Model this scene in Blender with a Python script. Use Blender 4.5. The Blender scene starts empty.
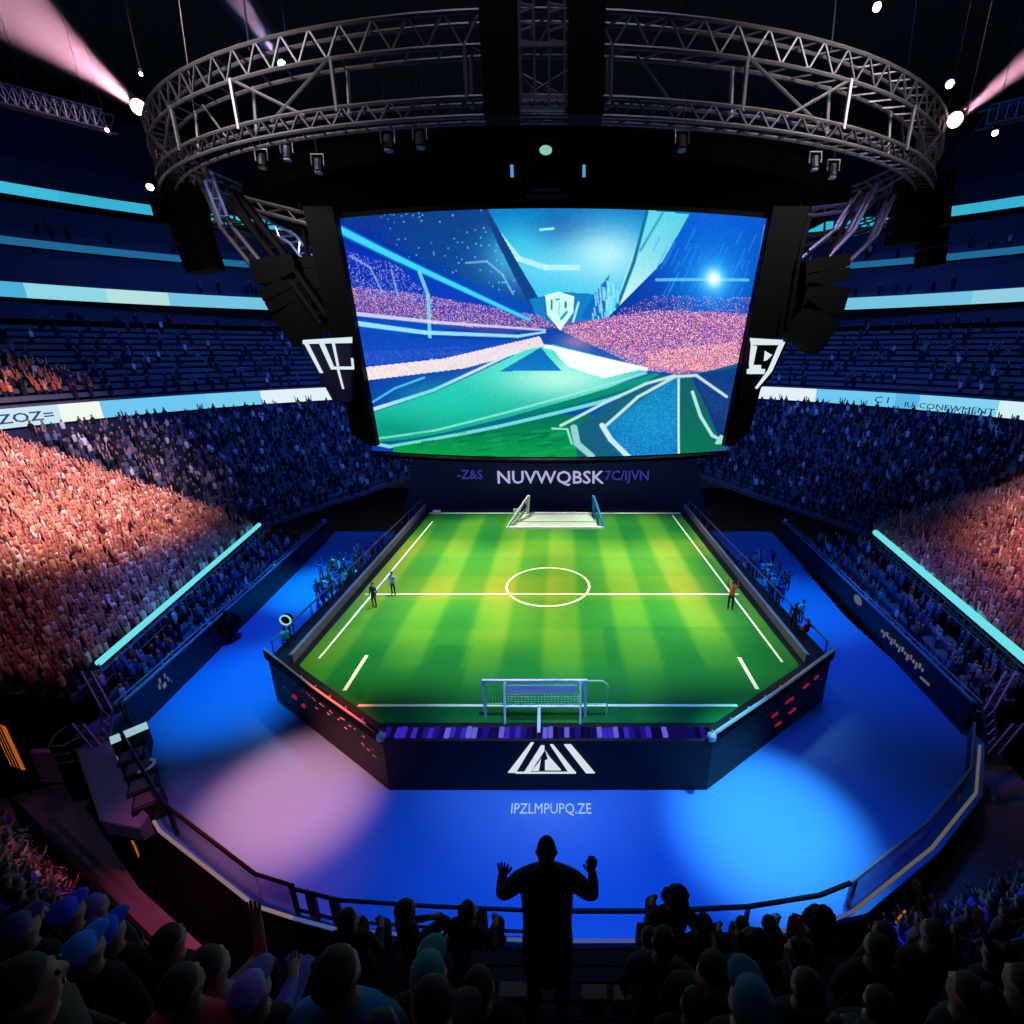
import bpy, math, random
import numpy as np
from mathutils import Vector, Matrix, Euler
random.seed(7); np.random.seed(7)
PI = math.pi
C = bpy.context.scene.collection

# ------------------------------------------------------------------ camera
CX, CZ, F = 0.63, 18.8, 480.0
TH = math.radians(18.65); TC, TS = math.cos(TH), math.sin(TH)
cam = bpy.data.cameras.new('camera'); cam.sensor_width = 36; cam.lens = 36*F/1024
cam.shift_x = -49/1024; cam.clip_start = .05; cam.clip_end = 400
co = bpy.data.objects.new('camera', cam); C.objects.link(co)
co.location = (CX, 0, CZ); co.rotation_euler = (PI/2-TH, 0, 0)
bpy.context.scene.camera = co

def at_z(px, py, z):
    """photo pixel -> point on the level z"""
    d = CZ - z; A = d*F/TC/(py-347.0)
    return Vector(((px-561)/F*A + CX, (A-TS*d)/TC, z))
def at_y(px, py, Y):
    k = (py-347.0)*TC/F; A = Y*TC/(1-TS*k); d = k*A
    return Vector(((px-561)/F*A + CX, Y, CZ-d))

# ------------------------------------------------------------------ materials
def lin(c):
    return tuple(((v/255)/12.92 if v/255 <= .04045 else ((v/255+.055)/1.055)**2.4) for v in c)
_M = {}
def mat(name, col=(128,128,128), rough=.6, metal=0., emit=None, es=1., attr=False, noise=0., alpha=1., spec=.4, nscale=6.):
    if name in _M: return _M[name]
    m = bpy.data.materials.new(name); m.use_nodes = True; nt = m.node_tree
    b = nt.nodes['Principled BSDF']; c = (*lin(col), 1)
    b.inputs['Base Color'].default_value = c; b.inputs['Roughness'].default_value = rough
    b.inputs['Metallic'].default_value = metal; b.inputs['Specular IOR Level'].default_value = spec
    b.inputs['Alpha'].default_value = alpha
    src = None
    if attr:
        a = nt.nodes.new('ShaderNodeAttribute'); a.attribute_name = 'Col'; src = a.outputs['Color']
        if emit is None: nt.links.new(src, b.inputs['Base Color'])
    if noise:
        n = nt.nodes.new('ShaderNodeTexNoise'); n.inputs['Scale'].default_value = nscale; n.inputs['Detail'].default_value = 4
        tc = nt.nodes.new('ShaderNodeTexCoord'); nt.links.new(tc.outputs['Object'], n.inputs['Vector'])
        r = nt.nodes.new('ShaderNodeMapRange'); r.inputs['To Min'].default_value = 1-noise; r.inputs['To Max'].default_value = 1+noise
        nt.links.new(n.outputs['Fac'], r.inputs['Value'])
        mx = nt.nodes.new('ShaderNodeMix'); mx.data_type = 'RGBA'; mx.blend_type = 'MULTIPLY'; mx.inputs[0].default_value = 1
        mx.inputs[6].default_value = c
        if src: nt.links.new(src, mx.inputs[6])
        nt.links.new(r.outputs['Result'], mx.inputs[7]); nt.links.new(mx.outputs[2], b.inputs['Base Color'])
    if emit is not None:
        b.inputs['Base Color'].default_value = (0,0,0,1)
        b.inputs['Specular IOR Level'].default_value = 0
        if attr: nt.links.new(src, b.inputs['Emission Color'])
        else: b.inputs['Emission Color'].default_value = (*lin(emit), 1)
        b.inputs['Emission Strength'].default_value = es
    _M[name] = m; return m

BLACK = mat('black_paint', (3,3,5), .7, spec=.1)
CLOTH = mat('black_drape', (3,3,5), .95, noise=.3, spec=.05)
DARK = mat('dark_concrete', (74,80,104), .85, noise=.25, nscale=.7)
NAVY = mat('navy_panel', (22,28,70), .6, noise=.2, nscale=.5)
ALU = mat('truss_aluminium', (125,120,126), .55, metal=.8)
ALUD = mat('truss_dark_aluminium', (66,64,76), .55, metal=.8)
WHITE = mat('white_paint', (235,235,240), .5)
RAILB = mat('rail_metal', (20,20,28), .35, metal=.6)
STEEL = mat('pale_steel', (150,150,175), .35, metal=.7)
SKIN = mat('skin', (176,122,98), .6)
HAIR = mat('dark_hair', (16,13,13), .7)

# ------------------------------------------------------------------ mesh builder
class MB:
    def __init__(s): s.v = []; s.f = []; s.c = []
    def add(s, V, Fs, col=None):
        n = len(s.v); s.v += [tuple(p) for p in V]; s.f += [tuple(i+n for i in f) for f in Fs]
        s.c += [col]*len(Fs); return s
    def box(s, c, size, rz=0., R=None, col=None):
        x, y, z = size[0]/2, size[1]/2, size[2]/2
        R = R or Matrix.Rotation(rz, 3, 'Z'); c = Vector(c)
        V = [R @ Vector((a*x, b*y, d*z)) + c for d in (-1,1) for a, b in ((-1,-1),(1,-1),(1,1),(-1,1))]
        return s.add(V, [(3,2,1,0),(4,5,6,7),(0,1,5,4),(1,2,6,5),(2,3,7,6),(3,0,4,7)], col)
    def beam(s, a, b, w, h=None, col=None):
        a, b = Vector(a), Vector(b); d = b-a; L = d.length
        if L < 1e-6: return s
        R = d.to_track_quat('Y', 'Z').to_matrix()
        return s.box((a+b)/2, (w, L, h or w), R=R, col=col)
    def tube(s, pts, r, n=6, closed=False, col=None, rs=None):
        pts = [Vector(p) for p in pts]; N = len(pts); V = []; Fs = []
        for i, p in enumerate(pts):
            if closed: d = pts[(i+1) % N]-pts[i-1]
            else: d = pts[min(i+1, N-1)]-pts[max(i-1, 0)]
            q = d.to_track_quat('Z', 'Y').to_matrix(); rr = rs[i] if rs else r
            for k in range(n):
                a = 2*PI*k/n; V.append(p + q @ Vector((rr*math.cos(a), rr*math.sin(a), 0)))
        for i in range(N if closed else N-1):
            j = (i+1) % N
            for k in range(n):
                l = (k+1) % n; Fs.append((i*n+k, i*n+l, j*n+l, j*n+k))
        if not closed: Fs += [tuple(range(n))[::-1], tuple((N-1)*n+k for k in range(n))]
        return s.add(V, Fs, col)
    def prism(s, poly, z0, z1, col=None):
        n = len(poly); V = [(p[0], p[1], z0) for p in poly]+[(p[0], p[1], z1) for p in poly]
        return s.add(V, [tuple(range(n))[::-1], tuple(range(n, 2*n))]+[(i, (i+1) % n, n+(i+1) % n, n+i) for i in range(n)], col)
    def ball(s, c, r, n=8, m=6, sc=(1,1,1), col=None):
        V = []; Fs = []; c = Vector(c)
        V.append(c+Vector((0,0,-r*sc[2])))
        for i in range(1, m):
            t = -PI/2+PI*i/m
            for k in range(n):
                a = 2*PI*k/n; V.append(c+Vector((r*sc[0]*math.cos(t)*math.cos(a), r*sc[1]*math.cos(t)*math.sin(a), r*sc[2]*math.sin(t))))
        V.append(c+Vector((0,0,r*sc[2])))
        for k in range(n): Fs.append((0, 1+(k+1) % n, 1+k))
        for i in range(m-2):
            for k in range(n):
                a = 1+i*n+k; b = 1+i*n+(k+1) % n; Fs.append((a, b, b+n, a+n))
        for k in range(n): Fs.append((len(V)-1, 1+(m-2)*n+k, 1+(m-2)*n+(k+1) % n))
        return s.add(V, Fs, col)
    def build(s, name, m, parent=None, smooth=False, bevel=0):
        me = bpy.data.meshes.new(name); me.from_pydata(s.v, [], s.f); me.validate()
        if any(c is not None for c in s.c):
            a = me.color_attributes.new('Col', 'FLOAT_COLOR', 'CORNER')
            k = 0
            for p, c in zip(me.polygons, s.c):
                cc = (*(lin(c) if c else (0,0,0)), 1)
                for _ in p.vertices: a.data[k].color = cc; k += 1
        me.materials.append(m)
        if smooth:
            for p in me.polygons: p.use_smooth = True
        o = bpy.data.objects.new(name, me); C.objects.link(o)
        if bevel:
            b = o.modifiers.new('bevel', 'BEVEL'); b.width = bevel; b.segments = 2
        if parent: o.parent = parent
        return o
def local(parent, mb):
    """express a world-space builder in the frame of its thing"""
    M = (Matrix.Translation(parent.location) @ parent.rotation_euler.to_matrix().to_4x4()).inverted()
    mb.v = [tuple(M @ Vector(v)) for v in mb.v]; return mb
def part(parent, name, mb, m, label=None, **k):
    o = local(parent, mb).build(name, m, parent, **k)
    if label: o['label'] = label
    return o
def tag(o, label, cat, group=None, kind=None):
    o['label'] = label; o['category'] = cat
    if group: o['group'] = group
    if kind: o['kind'] = kind
    return o
def thing(name, label, cat, loc=(0,0,0), rz=0, group=None):
    o = bpy.data.objects.new(name, None); C.objects.link(o); o.location = loc; o.rotation_euler = (0,0,rz)
    o.empty_display_size = .2
    return tag(o, label, cat, group)
def struct(name, mb, m, label=None, **k):
    o = mb.build(name, m, **k); o['kind'] = 'structure'
    if label: o['label'] = label
    return o
def copy_tree(o, parent=None):
    c = o.copy(); C.objects.link(c)
    if parent: c.parent = parent
    for ch in list(o.children): copy_tree(ch, c)
    return c
def text_mesh(name, s, size, m, parent, M, sx=1., ext=.01):
    cu = bpy.data.curves.new(name, 'FONT'); cu.body = s; cu.size = size; cu.extrude = ext; cu.align_x = 'CENTER'; cu.align_y = 'CENTER'
    cu.resolution_u = 2; cu.offset = size*(.011 if size > 1 else 0)
    t = bpy.data.objects.new(name, cu); C.objects.link(t)
    dg = bpy.context.evaluated_depsgraph_get(); me = bpy.data.meshes.new_from_object(t.evaluated_get(dg))
    bpy.data.objects.remove(t); bpy.data.curves.remove(cu)
    me.transform(Matrix.Diagonal((sx, 1, 1, 1))); me.transform(M)
    me.materials.clear(); me.materials.append(m)
    o = bpy.data.objects.new(name, me); C.objects.link(o)
    if parent: me.transform((Matrix.Translation(parent.location) @ parent.rotation_euler.to_matrix().to_4x4()).inverted()); o.parent = parent
    return o
def light(kind, loc, target, power, col, size=.5, angle=40, blend=.5, sy=None, spread=None):
    l = bpy.data.lights.new('lamp_or_fill', kind); l.energy = power; l.color = col
    if kind == 'SPOT': l.spot_size = math.radians(angle); l.spot_blend = blend; l.shadow_soft_size = size
    elif kind == 'AREA':
        l.shape = 'RECTANGLE'; l.size = size; l.size_y = sy or size
        if spread: l.spread = math.radians(spread)
    else: l.shadow_soft_size = size
    o = bpy.data.objects.new('lamp_or_fill', l); C.objects.link(o); o.location = loc
    o.rotation_euler = (Vector(target)-Vector(loc)).to_track_quat('-Z', 'Y').to_euler()
    return o

# ------------------------------------------------------------------ stage floor, walkway, ceiling
STAGE = [(-24,49),(-22.4,31),(-21.4,20.4),(-21,18.4),(-15.9,14.5),(-10.3,11.7),(-7,10.9),(0,10.55),(7,10.7),(11.4,11.5),(15.6,13.7),(19.4,16.2),(22,19.2),(21.8,31),(23.6,49)]
GLOSS = mat('stage_floor_vinyl', (60,112,182), .3, noise=.06, nscale=.4, spec=.4)
s = MB().prism(STAGE, -.25, 0); struct('floor', s, GLOSS, 'glossy stage floor washed in blue light')
s = MB()
for a, b in zip(STAGE[2:13], STAGE[3:14]):
    s.add([(a[0],a[1],-2.4),(b[0],b[1],-2.4),(b[0],b[1],-.25),(a[0],a[1],-.25),(a[0]*.985,a[1]+.3,-2.4),(b[0]*.985,b[1]+.3,-2.4),(b[0]*.985,b[1]+.3,-.25),(a[0]*.985,a[1]+.3,-.25)],
          [(0,1,2,3),(7,6,5,4),(3,2,6,7),(0,4,5,1)])
struct('wall_near', s, CLOTH, 'black wall below the near edge of the stage floor')
s = MB().box((0,20,-2.5), (150,110,.2)); struct('floor_lower', s, mat('walkway_grey', (88,80,98), .7, noise=.2, nscale=.6), 'dim purple-grey walkway around the stage')
# bowl back wall and roof
def ell(rx, ry, cy, a): return (rx*math.sin(a), cy+ry*math.cos(a))
ANG = [math.radians(v) for v in np.linspace(-118, 118, 96)]
s = MB(); V = []; 
for a in ANG:
    x, y = ell(76, 62, 30, a); V += [(x,y,-2.4),(x,y,46)]
s.add(V, [(2*i, 2*i+1, 2*i+3, 2*i+2) for i in range(len(ANG)-1)])
struct('wall_far', s, NAVY, 'dark outer wall of the arena bowl')
s = MB().box((0,30,46.2), (170,150,.4)); struct('ceiling', s, mat('roof_black', (30,26,40), .9), 'black arena roof')

# ------------------------------------------------------------------ pitch deck
deck = thing('stage_podium', 'black angular podium on the blue floor carrying a small green football pitch', 'stage', (0,31,0))
P8 = [(-7.1,16.5),(7.2,16.5),(15.4,22.3),(14.3,48.9),(-14.3,48.9),(-15.4,22.3)]
part(deck, 'deck', MB().prism(P8, 0.002, 2.78), mat('podium_black', (4,4,8), .6))
# turf as coloured grid
TX, TY0, TY1 = 13.4, 17.55, 47.2
def turf_xlim(y):
    if y < 21.7: return 7.7+(y-17.6)*(13.4-7.7)/4.1
    return 13.4 - (y-21.7)*.02
nx, ny = 150, 170
V = []; cols = []
rs = np.random.RandomState(3)
blot = rs.rand(9, 9)
def smooth_noise(u, v):
    x, y = u*7, v*7; i, j = int(x), int(y); fx, fy = x-i, y-j
    fx = fx*fx*(3-2*fx); fy = fy*fy*(3-2*fy)
    return (blot[i][j]*(1-fx)+blot[i+1][j]*fx)*(1-fy)+(blot[i][j+1]*(1-fx)+blot[i+1][j+1]*fx)*fy
for j in range(ny+1):
    y = TY0+(TY1-TY0)*j/ny; L = turf_xlim(y)
    for i in range(nx+1):
        u = i/nx; x = -L+2*L*u; V.append((x, y, 2.80))
        xs = x*13.4/13.0
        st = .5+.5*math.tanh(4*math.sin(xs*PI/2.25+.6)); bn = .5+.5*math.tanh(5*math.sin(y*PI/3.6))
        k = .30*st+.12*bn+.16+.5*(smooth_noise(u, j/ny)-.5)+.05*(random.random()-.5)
        k += .30*math.exp(-((y-32)/7.5)**2)-.30*math.exp(-((y-18)/5)**2)-.05-.2*math.exp(-((y-48)/3)**2)  # spotlit yellow middle and dimmer ends painted into the turf colour
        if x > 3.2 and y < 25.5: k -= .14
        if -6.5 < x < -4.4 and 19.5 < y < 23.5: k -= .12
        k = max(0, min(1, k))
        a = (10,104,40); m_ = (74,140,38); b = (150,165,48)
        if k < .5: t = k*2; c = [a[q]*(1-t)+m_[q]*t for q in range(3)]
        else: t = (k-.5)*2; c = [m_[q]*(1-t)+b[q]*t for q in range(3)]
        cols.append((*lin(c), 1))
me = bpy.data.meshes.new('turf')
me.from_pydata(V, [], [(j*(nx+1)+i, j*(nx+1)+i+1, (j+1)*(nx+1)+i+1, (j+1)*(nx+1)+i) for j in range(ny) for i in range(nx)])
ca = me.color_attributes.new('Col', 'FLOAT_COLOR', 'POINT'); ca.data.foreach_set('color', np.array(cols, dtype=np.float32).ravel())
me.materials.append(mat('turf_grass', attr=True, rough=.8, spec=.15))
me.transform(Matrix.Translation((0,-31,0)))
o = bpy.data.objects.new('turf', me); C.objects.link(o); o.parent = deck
LINE = mat('pitch_line_paint', (240,250,205), .7)
s = MB(); lz = 2.815
def ln(a, b, w=.13): s.beam((*a, lz), (*b, lz), w, .02)
ln((-12.9,29.6),(12.9,29.6),.16); ln((-9.0,18.65),(9.0,18.65),.16); ln((-9.0+-.2,18.7),(-9.2,18.7))
ln((-10.1,19.7),(-10.1,22.6),.2); ln((10.4,19.8),(10.4,22.4),.2)
ln((-12.6,22.3),(-12.0,44.5),.14); ln((12.6,22.0),(12.0,46.3),.14); ln((-13,47.0),(13,47.0),.3)
for i in range(48):
    a, b = 2*PI*i/48, 2*PI*(i+1)/48
    ln((-.3+2.95*math.cos(a), 30.9+2.95*math.sin(a)), (-.3+2.95*math.cos(b), 30.9+2.95*math.sin(b)), .16)
part(deck, 'line_marking', s, LINE, 'pale painted lines on the turf')
# rails and parapets
PUR = mat('purple_led', emit=(70,40,235), es=.9)
s = MB()
for i in range(60):
    x = -7+14.1*i/59
    s.box((x, 16.9, 2.83+.05*(i % 3 == 0)), (.2, .5, .1+.1*random.random()), col=random.choice([(22,12,95),(34,20,140),(60,44,200),(14,8,60),(22,12,95),(110,105,230)]))
part(deck, 'light_strip', s, mat('violet_led', emit=(255,255,255), es=.8, attr=True), 'row of small violet lamps along the front edge')
for sx, lab in ((-1,'left'),(1,'right')):
    a = Vector((sx*15.45, 22.25, 0)); b = Vector((sx*7.1, 16.45, 0))
    s = MB(); s.beam((a.x,a.y,3.15),(b.x,b.y,2.95), .12, .55)
    part(deck, 'parapet', s, BLACK)
    s = MB(); s.tube([(a.x,a.y,3.5),((a.x+b.x)/2,(a.y+b.y)/2-.15,3.38),(b.x,b.y,3.15)], .09 if sx > 0 else .055); s.ball((b.x,b.y,3.05), .22)
    for k in range(9): t = k/8; p = a.lerp(b, t); s.beam((p.x,p.y,2.8),(p.x,p.y,3.4), .05)
    part(deck, 'handrail', s, mat('lit_rail', (190,190,195), .3, metal=.5))
    # trackside board
    s = MB(); s.add([(sx*13.75,21.9,2.8),(sx*13.6,48.3,2.8),(sx*13.6,48.3,3.35),(sx*13.75,21.9,3.35),(sx*13.95,21.9,2.8),(sx*13.8,48.3,2.8),(sx*13.8,48.3,3.35),(sx*13.95,21.9,3.35)],
        [(0,1,2,3),(7,6,5,4),(3,2,6,7),(0,3,7,4),(1,5,6,2)])
    part(deck, 'side_board', s, mat('grey_board', (120,125,140), .4))
    s = MB(); s.tube([(sx*15.2,22.6,3.7),(sx*14.2,48.6,3.7)], .06)
    for k in range(14): y = 22.6+26*k/13; s.beam((sx*(15.2-k/13),y,2.8),(sx*(15.2-k/13),y,3.7), .05)
    part(deck, 'side_rail', s, STEEL)
# front logo (bars of a striped triangle) on the podium front
s = MB(); yf = 16.5
def lp(px, py): p = at_y(px, py, yf); return (p.x, p.z)
def slab(q, y=yf-.03, h=.04):
    P = [lp(*p) for p in q]; n = len(P)
    s.add([(x, y-h/2, z) for x, z in P]+[(x, y+h/2, z) for x, z in P], [tuple(range(n)), tuple(range(n, 2*n))[::-1]]+[(i, n+i, n+(i+1) % n, (i+1) % n) for i in range(n)])
slab([(531,739),(534,739),(516,769),(508,769)]); slab([(541,742),(544.5,742),(544.5,747),(530,769),(524,769)])
slab([(545.5,747),(549,753),(561,766.5),(545,766.5),(545,757),(548,756)]); slab([(538,760),(541,755),(539,767),(532,767)])
slab([(550,741),(553,741),(576,769.5),(569,769.5)]); slab([(564,741),(571,741),(595,769.5),(586,769.5)])
slab([(516,768.5),(576,768.5),(576,769.8),(516,769.8)])
part(deck, 'emblem', s, mat('emblem_white', emit=(225,235,245), es=.9), 'white striped triangle emblem on the front')
# small red lit marks on slanted sides
for sx, pts in ((-1, [(-13.4,1.5,.5),(-12.7,1.35,.3)]), (1, [(13.4,2.2,.5),(12.2,2.0,.7),(11.2,1.7,.5),(12.6,1.1,.6),(11.6,.9,.5),(14.2,2.3,.4)])):
    for x, z, w in pts:
        t = (abs(x)-7.1)/8.3; y = 16.5+5.8*t-.1; s = MB()
        s.box((x, y, z), (w, .05, .13), rz=sx*math.atan2(5.8, 8.3)); s.box((x+.05, y, z+.08), (w*.4, .05, .12), rz=sx*math.atan2(5.8, 8.3))
        part(deck, 'side_mark', s, mat('red_led', emit=(170,40,80), es=.55), 'small red lit mark')
# pale cracked writing strip under the left handrail
s = MB()
for k in range(40):
    t = random.random()*.95; x = -15.3+8.1*t; y = 22.3-5.8*t-.13
    s.box((x, y, 2.6-.25*random.random()-.8*(k % 3 == 0)*random.random()), (.1+.2*random.random(), .04, .04), rz=-math.atan2(5.8, 8.3))
part(deck, 'side_lettering', s, mat('dull_print', (120,115,110), .5))
text_mesh('floor_lettering', 'IPZLMPUPQ.ZE', .62, mat('lettering_glow', emit=(170,210,235), es=.8), None, Matrix.Translation((*at_z(551,806,.012)[:2],.012)) @ Matrix.Diagonal((1,1.15,1,1)), .86, .008)
tag(bpy.data.objects['floor_lettering'], 'pale blocky lettering lying on the blue floor in front of the podium', 'lettering')

# goals -----------------------------------------------------------
NET = mat('net_cord', (225,240,225), .6)
g = thing('football_goal', 'white football goal at the near end of the pitch, above the emblem', 'goal', (-.5,18.1,2.8))
s = MB(); X0, X1 = -2.85, 1.75; zt = 4.72; gy = 18.0
for x in (X0, X1): s.beam((x,gy,2.8),(x,gy,zt), .12)
s.beam((X0-.06,gy,zt),(X1+.06,gy,zt), .12); part(g, 'frame', s, WHITE)
s = MB()
for x in (X0+.95, X1-.25): s.beam((x,gy-.5,2.8),(x,gy-.1,zt), .09)
s.beam((X0+.95,gy-.3,3.55),(X1-.25,gy-.3,3.55), .07); s.beam((-.35,gy-1.3,2.6),(-.35,gy-.3,3.6), .14)
part(g, 'back_stay', s, WHITE)
s = MB(); s.tube([(X1,gy,zt),(X1+.75,gy,zt),(X1+.98,gy,zt-.2),(X1+.98,gy,2.8)], .04); s.tube([(X1,gy,3.45),(X1+.98,gy,3.45)], .03); s.tube([(X0,gy,3.45),(X1,gy,3.45)], .035); part(g, 'side_hoop', s, mat('pale_green_pipe', (200,240,180), .5))
s = MB(); s.box((-.25,gy-.05,4.28), (3.2,.04,.5)); part(g, 'net_band', s, WHITE, 'solid white band of the net')
s = MB()
for k in range(24): x = X0+.95+k*.15; s.beam((x,gy-.25,3.45),(x,gy-.08,4.05), .03)
for k in range(5): z = 3.5+k*.13; s.beam((X0+.95,gy-.2,z),(X1-.25,gy-.2,z), .02)
for k in range(7): x = X0+.1+k*.13; s.beam((x,gy-.02,3.45),(x,gy-.02,zt), .012)
part(g, 'net', s, mat('green_net', (150,235,150), .6))
g = thing('football_goal', 'wide white and blue football goal at the far end of the pitch', 'goal', (0,43.2,2.8))
s = MB(); A_, B_ = -4.45, 4.7
s.beam((A_,42.4,2.9),(B_,42.4,2.9), .28); s.beam((-3.6,44.4,3.0),(4.0,44.4,3.0), .15); s.beam((-2.9,44,3.8),(3.6,44,3.8), .2)
part(g, 'base_frame', s, WHITE)
for x0, x1, m_, lb in ((A_, -2.45, mat('grey_white', (205,210,220), .5), None), (B_, 3.7, mat('blue_post', (40,130,220), .5), 'blue side post')):
    s = MB(); s.beam((x0,42.4,2.9),(x1,43.6,5.7), .2); s.beam((x1,43.6,5.7),(x1+(x1-x0)*-.12,44.3,2.9), .25); s.beam((x0*.9,43,3),(x1,43.6,4.8), .12)
    part(g, 'side_post', s, m_, lb)
s = MB(); s.add([(-3.7,42.6,3.0),(4.1,42.6,3.0),(3.5,44.0,3.75),(-3.0,44.0,3.75)], [(0,1,2,3)]); s.beam((-3.6,43.1,3.3),(4,43.1,3.3), .1)
part(g, 'net', s, mat('pale_net', (205,225,200), .7, alpha=.75))
s = MB().box((-2.35+-1.6,47.1,3.05), (.7,.12,.45)); s.box((-12.2,46.9,2.95), (.7,.5,.3)); o = s.build('corner_box', WHITE); tag(o, 'small white boxes on the far touchline of the pitch', 'box')

# navy wall behind the far goal
s = MB(); s.add([(-17,50,0),(17,50,0),(15,50.6,8.4),(-15,50.6,8.4)], [(0,1,2,3)]); s.box((0,50.8,8.3), (31,.9,.35)); s.box((0.4,49.95,4.2),(7.5,.3,6.2))
back = struct('wall_goal_end', s, NAVY, 'dark navy wall behind the far goal')
def up(x, y, z): return Matrix.Translation((x,y,z)) @ Matrix.Rotation(PI/2, 4, 'X')
p = at_y(550, 475, 49.6); t_ = text_mesh('banner_lettering', 'NUVWQBSK', 1.95, mat('banner_white', emit=(190,190,235), es=.8), None, up(p.x,49.6,p.z), 1.04, .03)
tag(t_, 'white jumbled capital lettering on the navy wall under the big screen', 'lettering')
p = at_y(627, 473, 49.6); t_ = text_mesh('banner_lettering', '7C/IJVN', 1.5, mat('banner_dim', emit=(70,66,170), es=.6), None, up(p.x,49.6,p.z), .95, .03)
tag(t_, 'dim violet lettering to the right of the white banner lettering', 'lettering')
p = at_y(470, 472, 49.6); t_ = text_mesh('banner_lettering', '-Z&S', 1.4, mat('banner_dim'), None, up(p.x,49.6,p.z), .95, .03)
tag(t_, 'dim violet lettering to the left of the white banner lettering', 'lettering')

# ------------------------------------------------------------------ crowd mesh (uncountable masses)
def template(arms):
    V = []; Fs = []; part_ = []
    def ring(z, rx, ry, n=6): 
        b = len(V)
        for k in range(n): a = 2*PI*k/n; V.append((rx*math.cos(a), ry*math.sin(a), z))
        return b
    def loft(rings, pid, n=6):
        for a, b in zip(rings, rings[1:]):
            for k in range(n): l = (k+1) % n; Fs.append((a+k, a+l, b+l, b+k)); part_.append(pid)
        b = rings[-1]; Fs.append((b, b+1, b+2, b+5)); Fs.append((b+5, b+2, b+3, b+4)); part_.extend([pid, pid])
    loft([ring(0,.15,.12), ring(.8,.17,.12)], 0)
    loft([ring(.8,.17,.12), ring(1.3,.22,.12), ring(1.45,.12,.09)], 1)
    loft([ring(1.43,.05,.05), ring(1.52,.085,.095), ring(1.64,.09,.10), ring(1.74,.05,.05)], 2)
    if arms:
        for sx in ((-1,1) if arms == 2 else (1,)):
            b = len(V); x = sx*.24
            for z, w in ((1.28,.05),(1.95,.035)):
                xx = x if z < 1.5 else x*1.3
                V.extend([(xx-w,-w,z),(xx+w,-w,z),(xx+w,w,z),(xx-w,w,z)])
            for k in range(4): l = (k+1) % 4; Fs.append((b+k,b+l,b+4+l,b+4+k)); part_.append(1 if arms == 1 else 2)
            Fs.append((b+4,b+5,b+6,b+7)); part_.append(2)
    return np.array(V, dtype=np.float32), Fs, part_
TPL = [template(0), template(2), template(1)]
CROWD = mat('crowd_clothing', attr=True, rough=.8, spec=.1)
def crowd(name, pos, face, palette, label, scale=1., pw=(.4,.4,.2), skin=(196,140,118), trousers=(30,30,44)):
    """many small low-detail spectators as one object: pos Nx3, face = point they look towards"""
    allV = []; loops = []; starts = []; tot = []; colsx = []; nv = 0; nl = 0
    pal = [np.array(lin(c)) for c in palette]; sk = np.array(lin(skin)); tr = np.array(lin(trousers)); hr = np.array(lin((24,18,18)))
    for p in pos:
        k = random.choices((0,1,2), pw)[0]; V, Fs, pt = TPL[k]
        a = math.atan2(face[1]-p[1], face[0]-p[0])-PI/2+random.uniform(-.4,.4); ca_, sa = math.cos(a), math.sin(a)
        sc = scale*random.uniform(.88,1.1)
        W = np.empty_like(V); W[:,0] = (V[:,0]*ca_-V[:,1]*sa)*sc+p[0]; W[:,1] = (V[:,0]*sa+V[:,1]*ca_)*sc+p[1]; W[:,2] = V[:,2]*sc+p[2]
        allV.append(W); c = random.choice(pal)*random.uniform(.6,1.25); s2 = sk*random.uniform(.6,1.15)
        for f, q in zip(Fs, pt):
            starts.append(nl); tot.append(len(f)); nl += len(f); loops.extend([i+nv for i in f]); colsx.append(tr if q == 0 else c if q == 1 else s2)
        nv += len(V)
    me = bpy.data.meshes.new(name); AV = np.concatenate(allV)
    me.vertices.add(len(AV)); me.vertices.foreach_set('co', AV.ravel())
    me.loops.add(nl); me.loops.foreach_set('vertex_index', np.array(loops, dtype=np.int32))
    me.polygons.add(len(starts)); me.polygons.foreach_set('loop_start', np.array(starts, dtype=np.int32)); me.polygons.foreach_set('loop_total', np.array(tot, dtype=np.int32))
    me.update(calc_edges=True)
    at = me.color_attributes.new('Col', 'FLOAT_COLOR', 'CORNER')
    cc = np.ones((nl,4), dtype=np.float32); cc[:,:3] = np.repeat(np.array(colsx), tot, axis=0); at.data.foreach_set('color', cc.ravel())
    me.materials.append(CROWD); o = bpy.data.objects.new(name, me); C.objects.link(o)
    return tag(o, label, 'crowd', kind='stuff')
def lerp(a, b, t): return [a[i]+(b[i]-a[i])*t for i in range(3)]
def quad_slab(P, rows, thick=.5):
    """stepped rake between a front line P[0]-P[1] and a back line P[3]-P[2]"""
    s = MB()
    for r in range(rows):
        a, b = lerp(P[0],P[3],r/rows), lerp(P[1],P[2],r/rows); c, d = lerp(P[1],P[2],(r+1)/rows), lerp(P[0],P[3],(r+1)/rows)
        z0 = min(a[2], b[2])-thick
        s.add([(*a[:2],a[2]-thick),(*b[:2],b[2]-thick),(*c[:2],b[2]-thick),(*d[:2],a[2]-thick),(*a[:2],a[2]),(*b[:2],b[2]),(*c[:2],b[2]),(*d[:2],a[2])],
              [(3,2,1,0),(4,5,6,7),(0,1,5,4),(1,2,6,5),(2,3,7,6),(3,0,4,7)])
    return s
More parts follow.
